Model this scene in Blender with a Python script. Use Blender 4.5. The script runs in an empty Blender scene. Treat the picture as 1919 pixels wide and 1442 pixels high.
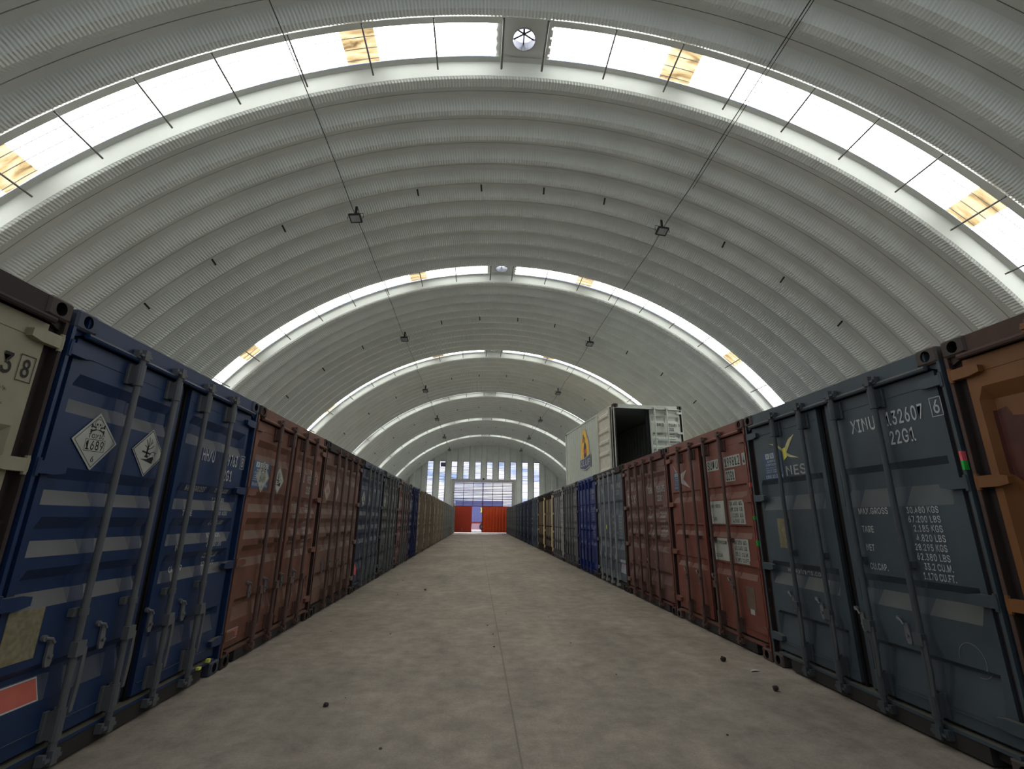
import bpy, bmesh, math, random
import numpy as np
from mathutils import Matrix, Vector

random.seed(7)
scene = bpy.context.scene
col = scene.collection

# ------------------------------------------------------------------ camera
CH = 1.4055
PITCH, YAW, ROLL, FPX = 0.2780, 0.0675, -0.0101, 887.8
cam_d = bpy.data.cameras.new('camera')
cam = bpy.data.objects.new('camera', cam_d)
col.objects.link(cam)
cam_d.sensor_fit = 'HORIZONTAL'
cam_d.sensor_width = 36.0
cam_d.lens = FPX / 1919 * 36.0
cam_d.clip_start = 0.02
cam_d.clip_end = 1500
r0 = Vector((math.cos(YAW), -math.sin(YAW), 0))
fw = Vector((math.sin(YAW) * math.cos(PITCH), math.cos(YAW) * math.cos(PITCH), math.sin(PITCH)))
u0 = Vector((-math.sin(YAW) * math.sin(PITCH), -math.cos(YAW) * math.sin(PITCH), math.cos(PITCH)))
cR = r0 * math.cos(ROLL) - u0 * math.sin(ROLL)
cU = r0 * math.sin(ROLL) + u0 * math.cos(ROLL)
m = Matrix((cR, cU, -fw)).transposed().to_4x4()
m.translation = Vector((0, 0, CH))
cam.matrix_world = m
scene.camera = cam

# ------------------------------------------------------------------ world, sun, exposure
SKYLIGHT = 8.2  # emission of the roof sheets, in place of daylight passing through
world = bpy.data.worlds.new('sky')
scene.world = world
world.use_nodes = True
wn, wl = world.node_tree.nodes, world.node_tree.links
wn.clear()
wo = wn.new('ShaderNodeOutputWorld')
bg = wn.new('ShaderNodeBackground')
tc = wn.new('ShaderNodeTexCoord')
nz = wn.new('ShaderNodeTexNoise')
nz.inputs['Scale'].default_value = 9.0
nz.inputs['Detail'].default_value = 6
mp = wn.new('ShaderNodeMapping')
mp.inputs['Scale'].default_value = (1, 1, 3.0)
rp = wn.new('ShaderNodeValToRGB')
rp.color_ramp.elements[0].position = 0.42
rp.color_ramp.elements[0].color = (0.33, 0.42, 0.72, 1)
rp.color_ramp.elements[1].position = 0.60
rp.color_ramp.elements[1].color = (0.95, 0.95, 1.0, 1)
wl.new(tc.outputs['Generated'], mp.inputs['Vector'])
wl.new(mp.outputs['Vector'], nz.inputs['Vector'])
wl.new(nz.outputs['Fac'], rp.inputs['Fac'])
wl.new(rp.outputs['Color'], bg.inputs['Color'])
bg.inputs['Strength'].default_value = 1.35
wl.new(bg.outputs['Background'], wo.inputs['Surface'])

sun_d = bpy.data.lights.new('sun', 'SUN')
sun_d.energy = 4.0
sun_d.angle = math.radians(12)
sun_d.color = (1.0, 0.97, 0.92)
sun = bpy.data.objects.new('sun', sun_d)
col.objects.link(sun)
sun.rotation_euler = (math.radians(38), 0, math.radians(155))

scene.view_settings.view_transform = 'Standard'
scene.view_settings.look = 'None'
scene.view_settings.gamma = 1.0
scene.view_settings.use_curve_mapping = False
scene.view_settings.exposure = 0.28
scene.cycles.max_bounces = 12
scene.cycles.diffuse_bounces = 9
scene.cycles.use_denoising = True
scene.cycles.sample_clamp_indirect = 20.0

# ------------------------------------------------------------------ materials
def s2l(c):
    return tuple(((x / 255) / 12.92 if x / 255 <= 0.04045 else ((x / 255 + 0.055) / 1.055) ** 2.4) for x in c)


MATS = {}


def mat(name, rgb, rough=0.5, metal=0.0, noise=0.12, scale=6.0, rust=0.0, dust=0.0, emit=0.0, bump=0.0, rustcol=(0.10, 0.045, 0.028)):
    """painted / bare surface: tone noise, patches of rust, dust that settles on upward faces"""
    if name in MATS:
        return MATS[name]
    mt = bpy.data.materials.new(name)
    mt.use_nodes = True
    n, l = mt.node_tree.nodes, mt.node_tree.links
    b = n['Principled BSDF']
    b.inputs['Roughness'].default_value = rough
    b.inputs['Metallic'].default_value = metal
    rgb = tuple(rgb)
    b.inputs['Specular IOR Level'].default_value = 0.3
    if emit:
        b.inputs['Emission Color'].default_value = (*rgb, 1)
        b.inputs['Emission Strength'].default_value = emit
    t = n.new('ShaderNodeTexCoord')
    g = n.new('ShaderNodeNewGeometry')
    src = None
    x = n.new('ShaderNodeTexNoise')
    x.inputs['Scale'].default_value = scale
    x.inputs['Detail'].default_value = 5
    l.new(g.outputs['Position'], x.inputs['Vector'])
    r = n.new('ShaderNodeValToRGB')
    r.color_ramp.elements[0].position = 0.3
    r.color_ramp.elements[1].position = 0.72
    r.color_ramp.elements[0].color = (*[c * (1 - noise) for c in rgb], 1)
    r.color_ramp.elements[1].color = (*[min(1, c * (1 + noise)) for c in rgb], 1)
    l.new(x.outputs['Fac'], r.inputs['Fac'])
    src = r.outputs['Color']

    def mix(fac, colr, srcs):
        m_ = n.new('ShaderNodeMix')
        m_.data_type = 'RGBA'
        l.new(fac, m_.inputs[0])
        l.new(srcs, m_.inputs[6])
        m_.inputs[7].default_value = (*colr, 1)
        return m_.outputs[2]
    if rust > 0:
        y = n.new('ShaderNodeTexNoise')
        y.inputs['Scale'].default_value = 9.0
        y.inputs['Detail'].default_value = 8
        y.inputs['Roughness'].default_value = 0.7
        l.new(g.outputs['Position'], y.inputs['Vector'])
        rr = n.new('ShaderNodeValToRGB')
        rr.color_ramp.elements[0].position = 0.70 - 0.25 * rust
        rr.color_ramp.elements[1].position = 0.76 - 0.22 * rust
        l.new(y.outputs['Fac'], rr.inputs['Fac'])
        src = mix(rr.outputs['Color'], rustcol, src)
    if dust > 0:
        s = n.new('ShaderNodeSeparateXYZ')
        l.new(g.outputs['True Normal'], s.inputs[0])
        mr = n.new('ShaderNodeMapRange')
        mr.inputs['From Min'].default_value = 0.15
        mr.inputs['From Max'].default_value = 0.6
        mr.inputs['To Max'].default_value = dust
        l.new(s.outputs['Z'], mr.inputs['Value'])
        src = mix(mr.outputs['Result'], (0.145, 0.135, 0.10), src)
    l.new(src, b.inputs['Base Color'])
    if bump:
        bp = n.new('ShaderNodeBump')
        bp.inputs['Strength'].default_value = bump
        bp.inputs['Distance'].default_value = 0.02
        l.new(x.outputs['Fac'], bp.inputs['Height'])
        l.new(bp.outputs['Normal'], b.inputs['Normal'])
    MATS[name] = mt
    return mt


roof_m = mat('roof_paint', (0.60, 0.63, 0.595), 0.36, metal=0.15, noise=0.06, scale=1.3)
gable_m = mat('gable_paint', (0.62, 0.66, 0.62), 0.5, noise=0.08, scale=1.0)
steel_m = mat('dark_steel', (0.035, 0.033, 0.03), 0.5)
galv_m = mat('galvanised', (0.17, 0.175, 0.18), 0.45, metal=0.3, rust=0.2)
black_m = mat('black_rubber', (0.008, 0.008, 0.009), 0.7)
hole_m = mat('black_void', (0.004, 0.004, 0.004), 0.9)
white_m = mat('white_vinyl', (0.36, 0.37, 0.33), 0.5)
ink_m = mat('black_ink', (0.012, 0.012, 0.012), 0.6)
wtext_m = mat('white_lettering', (0.42, 0.44, 0.44), 0.6)
blue_m = mat('sticker_blue', (0.045, 0.08, 0.16), 0.5)
wood_m = mat('plywood_floor', (0.16, 0.11, 0.06), 0.7)
rustpost_m = mat('worn_post', (0.075, 0.045, 0.035), 0.7, rust=0.5)
cast_m = mat('worn_casting', (0.055, 0.042, 0.036), 0.7, rust=0.5)
bluecast_m = mat('worn_blue_casting', (0.045, 0.055, 0.08), 0.6, rust=0.1)
brass_m = mat('seal_yellow', (0.75, 0.75, 0.12), 0.6)
pink_m = mat('tag_pink', (0.75, 0.12, 0.14), 0.6)
green_m = mat('tag_green', (0.03, 0.42, 0.06), 0.6)


def floor_material():
    mt = bpy.data.materials.new('concrete_floor')
    mt.use_nodes = True
    n, l = mt.node_tree.nodes, mt.node_tree.links
    b = n['Principled BSDF']
    b.inputs['Roughness'].default_value = 0.75
    b.inputs['Specular IOR Level'].default_value = 0.25
    g = n.new('ShaderNodeNewGeometry')

    def noise(sc, det, rough=0.6, mapscale=None):
        x = n.new('ShaderNodeTexNoise')
        x.inputs['Scale'].default_value = sc
        x.inputs['Detail'].default_value = det
        x.inputs['Roughness'].default_value = rough
        if mapscale:
            mpp = n.new('ShaderNodeMapping')
            mpp.inputs['Scale'].default_value = mapscale
            l.new(g.outputs['Position'], mpp.inputs['Vector'])
            l.new(mpp.outputs['Vector'], x.inputs['Vector'])
        else:
            l.new(g.outputs['Position'], x.inputs['Vector'])
        return x.outputs['Fac']

    def ramp(f, p0, c0, p1, c1):
        r = n.new('ShaderNodeValToRGB')
        r.color_ramp.elements[0].position = p0
        r.color_ramp.elements[1].position = p1
        r.color_ramp.elements[0].color = (*c0, 1)
        r.color_ramp.elements[1].color = (*c1, 1)
        l.new(f, r.inputs['Fac'])
        return r.outputs['Color']

    def mul(a, bb, f=1.0, mode='MULTIPLY'):
        m_ = n.new('ShaderNodeMix')
        m_.data_type = 'RGBA'
        m_.blend_type = mode
        m_.inputs[0].default_value = f
        l.new(a, m_.inputs[6])
        l.new(bb, m_.inputs[7])
        return m_.outputs[2]
    base = ramp(noise(0.45, 6), 0.3, (0.265, 0.228, 0.185), 0.7, (0.375, 0.32, 0.26))
    base = mul(base, ramp(noise(5, 8, 0.7), 0.32, (0.72, 0.72, 0.72), 0.62, (1.08, 1.08, 1.08)))
    base = mul(base, ramp(noise(1.6, 6, 0.65, (1, 0.35, 1)), 0.35, (0.84, 0.84, 0.83), 0.65, (1.1, 1.1, 1.1)))
    base = mul(base, ramp(noise(60, 3), 0.3, (0.82, 0.82, 0.82), 0.6, (1, 1, 1)))
    scr = ramp(noise(2.6, 9, 0.8, (1, 1, 1)), 0.66, (0, 0, 0), 0.72, (1, 1, 1))
    m_ = n.new('ShaderNodeMix')
    m_.data_type = 'RGBA'
    l.new(scr, m_.inputs[0])
    l.new(base, m_.inputs[6])
    m_.inputs[7].default_value = (0.36, 0.33, 0.28, 1)
    l.new(m_.outputs[2], b.inputs['Base Color'])
    bp = n.new('ShaderNodeBump')
    bp.inputs['Strength'].default_value = 0.25
    bp.inputs['Distance'].default_value = 0.01
    l.new(noise(12, 8), bp.inputs['Height'])
    l.new(bp.outputs['Normal'], b.inputs['Normal'])
    return mt


def skylight_material(name, stained):
    """roof sheet that glows by itself; its emission stands in for daylight"""
    mt = bpy.data.materials.new(name)
    mt.use_nodes = True
    n, l = mt.node_tree.nodes, mt.node_tree.links
    b = n['Principled BSDF']
    b.inputs['Roughness'].default_value = 0.5
    b.inputs['Base Color'].default_value = (0.6, 0.6, 0.55, 1)
    b.inputs['Emission Strength'].default_value = SKYLIGHT * (0.14 if stained else 1.0)
    b.inputs['Emission Color'].default_value = (1.0, 1.0, 0.965, 1)
    if stained:
        g = n.new('ShaderNodeNewGeometry')
        x = n.new('ShaderNodeTexNoise')
        x.inputs['Scale'].default_value = 2.6
        x.inputs['Detail'].default_value = 7
        x.inputs['Distortion'].default_value = 0.6
        mpp = n.new('ShaderNodeMapping')
        mpp.inputs['Scale'].default_value = (0.8, 2.6, 0.8)
        l.new(g.outputs['Position'], mpp.inputs['Vector'])
        l.new(mpp.outputs['Vector'], x.inputs['Vector'])
        r = n.new('ShaderNodeValToRGB')
        e = r.color_ramp.elements
        e[0].position = 0.33
        e[0].color = (0.16, 0.10, 0.045, 1)
        e[1].position = 0.62
        e[1].color = (0.80, 0.66, 0.42, 1)
        e2 = e.new(0.47)
        e2.color = (0.55, 0.40, 0.20, 1)
        l.new(x.outputs['Fac'], r.inputs['Fac'])
        l.new(r.outputs['Color'], b.inputs['Emission Color'])
        l.new(r.outputs['Color'], b.inputs['Base Color'])
    return mt


# ------------------------------------------------------------------ mesh helpers
class MB:
    def __init__(self):
        self.v, self.f, self.mi = [], [], []
        self.cur = 0

    def add(self, vs, fs, mi=None):
        o = len(self.v)
        self.v += [tuple(p) for p in vs]
        self.f += [tuple(i + o for i in f) for f in fs]
        self.mi += [self.cur if mi is None else mi] * len(fs)
        return self

    def box(self, x0, x1, y0, y1, z0, z1, mi=None):
        vs = [(x, y, z) for x in (x0, x1) for y in (y0, y1) for z in (z0, z1)]
        return self.add(vs, [(0, 1, 3, 2), (4, 6, 7, 5), (0, 4, 5, 1), (2, 3, 7, 6), (0, 2, 6, 4), (1, 5, 7, 3)], mi)

    def tube(self, pts, r, n=10, mi=None, cap=True):
        pts = [Vector(p) for p in pts]
        rings = []
        for i, p in enumerate(pts):
            d = (pts[min(i + 1, len(pts) - 1)] - pts[max(i - 1, 0)]).normalized()
            a = d.orthogonal().normalized() if i == 0 else (pa - d * pa.dot(d)).normalized()
            pa = a
            b = d.cross(a)
            rr = r[i] if isinstance(r, (list, tuple)) else r
            rings.append([p + (a * math.cos(2 * math.pi * k / n) + b * math.sin(2 * math.pi * k / n)) * rr for k in range(n)])
        vs = [q for g in rings for q in g]
        fs = [(i * n + k, i * n + (k + 1) % n, (i + 1) * n + (k + 1) % n, (i + 1) * n + k) for i in range(len(pts) - 1) for k in range(n)]
        if cap:
            fs += [tuple(range(n))[::-1], tuple((len(pts) - 1) * n + k for k in range(n))]
        return self.add(vs, fs, mi)

    def prism_xz(self, poly, y0, y1, mi=None):
        n = len(poly)
        vs = [(x, y0, z) for x, z in poly] + [(x, y1, z) for x, z in poly]
        fs = [tuple(range(n)), tuple(range(2 * n - 1, n - 1, -1))] + [(i, (i + 1) % n + 0, (i + 1) % n + n, i + n) for i in range(n)]
        return self.add(vs, fs, mi)

    def mesh(self, name, mats, smooth=False):
        me = bpy.data.meshes.new(name)
        me.from_pydata(self.v, [], self.f)
        for mm in (mats if isinstance(mats, (list, tuple)) else [mats]):
            me.materials.append(mm)
        me.polygons.foreach_set('material_index', self.mi)
        bm = bmesh.new()
        bm.from_mesh(me)
        bmesh.ops.recalc_face_normals(bm, faces=bm.faces)
        bm.to_mesh(me)
        bm.free()
        if smooth:
            me.polygons.foreach_set('use_smooth', [True] * len(me.polygons))
        me.update()
        return me


def obj(name, me, parent=None, loc=None, rotz=0.0):
    if isinstance(me, tuple):
        me = me[0].mesh(name, me[1], *me[2:])
    o = bpy.data.objects.new(name, me)
    col.objects.link(o)
    if parent is not None:
        o.parent = parent
    if loc is not None:
        o.location = loc
    o.rotation_euler = (0, 0, rotz)
    return o


def thing(name, loc, rotz, label, cat, group=None):
    o = bpy.data.objects.new(name, None)
    o.empty_display_size = 0.3
    col.objects.link(o)
    o.location = loc
    o.rotation_euler = (0, 0, rotz)
    o['label'] = label
    o['category'] = cat
    if group:
        o['group'] = group
    return o


def tag(o, label, cat, group=None):
    o['label'] = label
    o['category'] = cat
    if group:
        o['group'] = group
    return o


def struct(o, label=None):
    o['kind'] = 'structure'
    if label:
        o['label'] = label
    return o


# ---- lettering: real glyph outlines fitted into a rectangle of the xz plane
TXT = {}
FONT = None
try:                                   # Blender's own bundled sans; the built-in font otherwise
    import os
    FONT = bpy.data.fonts.load(os.path.join(bpy.utils.system_resource('DATAFILES', path='fonts'), 'Inter.woff2'))
except Exception:
    FONT = None


def glyphs(s, shear=0.0):
    k = (s, shear)
    if k in TXT:
        return TXT[k]
    cu = bpy.data.curves.new('t', 'FONT')
    cu.body = s
    if FONT is not None:
        cu.font = FONT
    cu.resolution_u = 3
    cu.offset = 0.012
    cu.space_character = 1.08
    cu.shear = shear
    o = bpy.data.objects.new('t', cu)
    col.objects.link(o)
    dg = bpy.context.evaluated_depsgraph_get()
    me = bpy.data.meshes.new_from_object(o.evaluated_get(dg))
    vs = [(v.co.x, v.co.y) for v in me.vertices]
    fs = [tuple(p.vertices) for p in me.polygons]
    bpy.data.objects.remove(o)
    bpy.data.curves.remove(cu)
    bpy.data.meshes.remove(me)
    x0 = min(v[0] for v in vs); x1 = max(v[0] for v in vs)
    y0 = min(v[1] for v in vs); y1 = max(v[1] for v in vs)
    vs = [((x - x0) / (x1 - x0), (y - y0) / (y1 - y0)) for x, y in vs]
    TXT[k] = (vs, fs)
    return TXT[k]


def write(mb, s, ua, ub, za, zb, y=0.0, mi=0, shear=0.0):
    """text in the box u=ua..ub, z=za..zb"""
    vs, fs = glyphs(s, shear)
    mb.add([(ua + (ub - ua) * x, y, za + (zb - za) * z) for x, z in vs], fs, mi)


def patch(mb, ua, ub, za, zb, y, mi):
    mb.add([(ua, y, za), (ub, y, za), (ub, y, zb), (ua, y, zb)], [(0, 1, 2, 3)], mi)


def poly(mb, pts, y, mi):
    mb.add([(x, y, z) for x, z in pts], [tuple(range(len(pts)))], mi)


def stroke(mb, pts, w, y, mi, closed=False):
    pts = [Vector(p) for p in pts]
    if closed:
        pts.append(pts[0])
    for a, b in zip(pts[:-1], pts[1:]):
        d = b - a
        if d.length < 1e-6:
            continue
        d.normalize()
        nrm = Vector((-d.y, d.x)) * w / 2
        a2, b2 = a - d * w * 0.3, b + d * w * 0.3
        poly(mb, [a2 - nrm, b2 - nrm, b2 + nrm, a2 + nrm], y, mi)


# ------------------------------------------------------------------ hall constants
X0, Z0, RR = 0.7513, -1.6158, 11.0206
YEND = 52.92
YNEAR = -3.2
PER = 8.05
B0 = 5.86
ARC = 82.3


def arch_pt(deg, r):
    a = math.radians(deg)
    return X0 + r * math.sin(a), Z0 + r * math.cos(a)


# ------------------------------------------------------------------ floor
fl = MB()
fl.add([(-10.6, YNEAR - 0.2, 0), (12.1, YNEAR - 0.2, 0), (12.1, YEND + 0.1, 0), (-10.6, YEND + 0.1, 0)], [(0, 1, 2, 3)])
floor = obj('floor', (fl, floor_material()))
struct(floor)
jt = MB()
jt.box(0.30, 0.312, YNEAR, YEND - 0.5, 0.0, 0.0012)
jo = obj('floor_joint', (jt, mat('joint_filler', (0.19, 0.16, 0.13), 0.8)), floor)

# ------------------------------------------------------------------ corrugated arch roof
def roof_profile():
    p = [(0.985, 0.275, 0), (1.00, 0.22, 0), (1.11, 0.04, 0), (1.15, 0.0, 1), (1.32, 0.0, 1), (1.375, 0.065, 1), (1.49, 0.175, 0)]
    s = 1.59
    seam = [(-0.006, 0.20, 0), (-0.004, 0.26, 0), (0.004, 0.26, 0), (0.006, 0.20, 0), (0.10, 0.175, 0), (0.215, 0.065, 1), (0.275, 0.0, 1)]
    for k in range(10):
        q = s + k * 0.673
        p += [(q + dy, dr, c) for dy, dr, c in seam]
        if k < 9:
            p += [(q + 0.395, 0.0, 1), (q + 0.455, 0.065, 1), (q + 0.57, 0.175, 0)]
    p += [(8.03, 0.0, 1), (8.06, 0.02, 1), (8.09, 0.06, 0), (8.13, 0.275, 0)]
    return p


def roof_mesh(name, prof):
    step = 0.029 / RR
    n = int(2 * math.radians(ARC) / step)
    a = np.linspace(-math.radians(ARC), math.radians(ARC), n)
    pr = np.array(prof)
    m_ = len(pr)
    crimp = np.where(np.arange(n) % 2 == 0, 0.013, 0.0)
    r = RR + pr[None, :, 1] + crimp[:, None] * pr[None, :, 2]
    x = X0 + r * np.sin(a)[:, None]
    z = Z0 + r * np.cos(a)[:, None]
    y = np.repeat(pr[None, :, 0], n, 0)
    co = np.stack([x, y, z], 2).reshape(-1, 3)
    i = np.arange(n - 1)[:, None]
    j = np.arange(m_ - 1)[None, :]
    f = np.stack([i * m_ + j, i * m_ + j + 1, (i + 1) * m_ + j + 1, (i + 1) * m_ + j], 2).reshape(-1, 4)
    me = bpy.data.meshes.new(name)
    me.vertices.add(len(co))
    me.vertices.foreach_set('co', co.ravel())
    me.loops.add(f.size)
    me.loops.foreach_set('vertex_index', f.ravel().astype(np.int32))
    me.polygons.add(len(f))
    me.polygons.foreach_set('loop_start', np.arange(len(f), dtype=np.int32) * 4)
    me.polygons.foreach_set('loop_total', np.full(len(f), 4, np.int32))
    me.materials.append(roof_m)
    me.update(calc_edges=True)
    me.shade_flat()
    return me


PROF = roof_profile()
bay_me = roof_mesh('ceiling_bay', PROF)
bays = []
for k in range(-1, 6):
    b = B0 + PER * k
    if k == -1:
        me = roof_mesh('ceiling_near_bay', [p for p in PROF if p[0] > 1.2])
    elif k == 5:
        me = roof_mesh('ceiling_far_bay', [p for p in PROF if b + p[0] < YEND + 0.25])
    else:
        me = bay_me
    o = obj('ceiling', me, loc=(0, b, 0))
    struct(o)
    bays.append(o)

# skylight bands between the bays (roof windows)
sky_m = skylight_material('rooflight_sheet', False)
stain_m = skylight_material('stained_rooflight_sheet', True)
rib_m = mat('sheet_rib', (0.75, 0.75, 0.70), 0.5, emit=0.0)
STAINS = [(-46.3, -43.4), (-16.9, -14.0), (12.3, 15.2), (41.5, 44.2)]


def arc_sheet(mb, d0, d1, ya, yb, r, mi=0, wave=True):
    n = max(1, int(round(abs(d1 - d0) / 1.0)))
    ys = np.linspace(ya, yb, 17)
    vs = []
    for i in range(n + 1):
        d = d0 + (d1 - d0) * i / n
        for jy, yy in enumerate(ys):
            rr = r + (0.012 * math.cos(jy * math.pi / 2) if wave else 0)
            x, z = arch_pt(d, rr)
            vs.append((x, yy, z))
    w = len(ys)
    mb.add(vs, [(i * w + j, i * w + j + 1, (i + 1) * w + j + 1, (i + 1) * w + j) for i in range(n) for j in range(w - 1)], mi)


ROD = [-2.83 - 6.04 * i for i in range(13)] + [1.05 + 6.0 * i for i in range(13)]
for k in range(0, 6):
    b = B0 + PER * k
    jitter = random.Random(k)
    mbc, mbs = MB(), MB()
    edges = [-ARC + 1]
    for a0, a1 in STAINS:
        dj = jitter.uniform(-0.3, 0.3) if k else 0
        arc_sheet(mbs, a0 + dj, a1 + dj, b + 0.25, b + 0.91, RR + 0.262)
        edges += [a0 + dj, a1 + dj]
    edges.append(ARC - 1)
    for i in range(0, len(edges), 2):
        a0, a1 = edges[i], edges[i + 1]
        if a0 < -3 < a1:
            arc_sheet(mbc, a0, -3.35, b + 0.25, b + 0.91, RR + 0.262)
            arc_sheet(mbc, 1.55, a1, b + 0.25, b + 0.91, RR + 0.262)
        else:
            arc_sheet(mbc, a0, a1, b + 0.25, b + 0.91, RR + 0.262)
    w = obj('window_%d' % (k + 1), (mbc, sky_m))
    struct(w, 'band of translucent roof sheet running over the arch')
    obj('stained_sheet', (mbs, stain_m), w)['label'] = 'brown stained overlap strips in the rooflight sheet'
    # thin lap lines along the sheets
    mbr = MB()
    for yy in (b + 0.42, b + 0.62, b + 0.82):
        for s in (-1, 1):
            d0, d1 = (1.6, 60) if s > 0 else (-60, -3.4)
            pts = []
            for i in range(41):
                x, z = arch_pt(d0 + (d1 - d0) * i / 40, RR + 0.247)
                pts.append((x, yy, z))
            mbr.tube(pts, 0.007, 4, cap=False)
    obj('lap_line', (mbr, mat('lap_grey', (0.5, 0.5, 0.5), 0.6)), w)
    mbf = MB()
    arc_sheet(mbf, -ARC + 1, ARC - 1, b + 0.03, b + 0.28, RR + 0.235, wave=False)
    arc_sheet(mbf, -ARC + 1, ARC - 1, b + 0.89, b + 1.01, RR + 0.235, wave=False)
    obj('flashing', (mbf, roof_m), w)
    # solid cap panel at the crown with the ventilator hole
    mbp = MB()
    yc, xc = b + 0.55, arch_pt(-0.85, RR)[0]
    zt = Z0 + RR + 0.25
    N = 32
    outer, inner = [], []
    hx, hy = 0.50, 0.42
    for i in range(N):
        t = 2 * math.pi * (i + 0.5) / N
        c, s = math.cos(t), math.sin(t)
        q = 1 / max(abs(c) / hx, abs(s) / hy)
        outer.append((xc + c * q, yc + s * q, zt))
        inner.append((xc + 0.2 * c, yc + 0.2 * s, zt))
    mbp.add(outer + inner, [(i, (i + 1) % N, N + (i + 1) % N, N + i) for i in range(N)])
    obj('crown_panel', (mbp, roof_m), w)
    # tie rods across the gap
    for d in ROD:
        if abs(d) > 60:
            continue
        x, z = arch_pt(d, RR + 0.03)
        mr_ = MB()
        mr_.tube([(x, b + 0.04, z), (x, b + 0.96, z)], 0.016 if d not in (-2.83, 1.05) else 0.02, 8)
        obj('tie_rod', (mr_, mat('rod_steel', (0.10, 0.10, 0.09), 0.5)), w)
    # ventilator
    v = thing('roof_ventilator', (xc, yc, zt), 0,
              ['round turbine ventilator at the crown of the nearest rooflight band', 'round ventilator at the crown of the second rooflight band',
               'small ventilator at the crown of the third rooflight band', 'ventilator at the crown of the fourth rooflight band',
               'ventilator at the crown of the fifth rooflight band', 'ventilator at the crown of the farthest rooflight band'][k],
              'ventilator', 'ventilators along the crown')
    nk = MB()
    nn = 28
    prof = [(0.215, -0.02), (0.20, -0.02), (0.20, 0.17), (0.215, 0.17)]
    vs = [(r_ * math.cos(2 * math.pi * i / nn), r_ * math.sin(2 * math.pi * i / nn), z_) for r_, z_ in prof for i in range(nn)]
    nk.add(vs, [(a_ * nn + i, a_ * nn + (i + 1) % nn, ((a_ + 1) % 4) * nn + (i + 1) % nn, ((a_ + 1) % 4) * nn + i) for a_ in range(4) for i in range(nn)])
    obj('neck', (nk, mat('bright_metal', (0.45, 0.45, 0.45), 0.3, metal=0.6)), v)
    dm = MB()
    nv = 20
    for i in range(nv):
        t0 = 2 * math.pi * i / nv
        vs = []
        for jz in range(7):
            ph = math.radians(4 + jz * 14)
            rr_ = 0.235 * math.cos(ph - math.radians(20)) + 0.01
            zz = 0.17 + 0.24 * math.sin(ph)
            for dt, dr in ((0, 0.02), (2 * math.pi / nv * 1.25, -0.02)):
                vs.append(((rr_ + dr) * math.cos(t0 + dt), (rr_ + dr) * math.sin(t0 + dt), zz))
        dm.add(vs, [(2 * j, 2 * j + 1, 2 * j + 3, 2 * j + 2) for j in range(6)])
    tm = bpy.data.materials.get('vane_glow')
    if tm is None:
        tm = bpy.data.materials.new('vane_glow')
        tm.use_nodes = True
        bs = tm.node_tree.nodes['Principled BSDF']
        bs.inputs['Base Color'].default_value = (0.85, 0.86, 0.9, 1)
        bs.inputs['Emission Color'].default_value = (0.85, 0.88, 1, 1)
        bs.inputs['Emission Strength'].default_value = 0.75  # vanes emit a little, standing in for daylight on them
    obj('turbine_head', (dm, tm), v)
    sp = MB()
    for i in range(3):
        t = math.pi * i / 3 + 0.5
        c, s = math.cos(t), math.sin(t)
        sp.tube([(0.2 * c, 0.2 * s, 0.12), (-0.2 * c, -0.2 * s, 0.12)], 0.013, 6)
    sp.tube([(0, 0, 0.10), (0, 0, 0.40)], 0.02, 8)
    obj('spider', (sp, steel_m), v)

# ------------------------------------------------------------------ added unseen wall behind the camera, darkening the near end; far gable
def arch_top(x):
    d = (RR + 0.12) ** 2 - (x - X0) ** 2
    return Z0 + math.sqrt(d) if d > 0 else 0


nb = MB()
xs = [-9.9 + i * 0.7 for i in range(31)]
for i in range(len(xs) - 1):
    xa, xb = xs[i], xs[i + 1]
    if arch_top(xa) <= 0.01 and arch_top(xb) <= 0.01:
        continue
    yy = YNEAR - (0.08 if i % 2 else 0)
    nb.add([(xa, yy, 0), (xb, yy, 0), (xb, yy, arch_top(xb)), (xa, yy, arch_top(xa))], [(0, 1, 2, 3)])
wn_ = obj('wall_near_added', (nb, gable_m))
struct(wn_)

WIN_C = [-5.28 + 1.3 * i for i in range(10)]
DX0, DX1, DZ = -2.85, 4.0, 5.55
OX0, OX1, OZ = -2.62, 3.73, 5.32
gb = MB()
segs = []   # x0,x1,depth,window bottom or None
br = sorted(set([round(c - 0.33, 3) for c in WIN_C] + [round(c + 0.33, 3) for c in WIN_C]))
left = [br[0] - 0.65 * i for i in range(7, 0, -1)]
right = [br[-1] + 0.65 * i for i in range(1, 8)]
allx = left + br + right


def wall_quad(xa, xb, za, zb, ya, yb):
    gb.add([(xa, ya, za), (xb, yb, za), (xb, yb, zb[1] if isinstance(zb, tuple) else zb), (xa, ya, zb[0] if isinstance(zb, tuple) else zb)], [(0, 1, 2, 3)])


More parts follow.
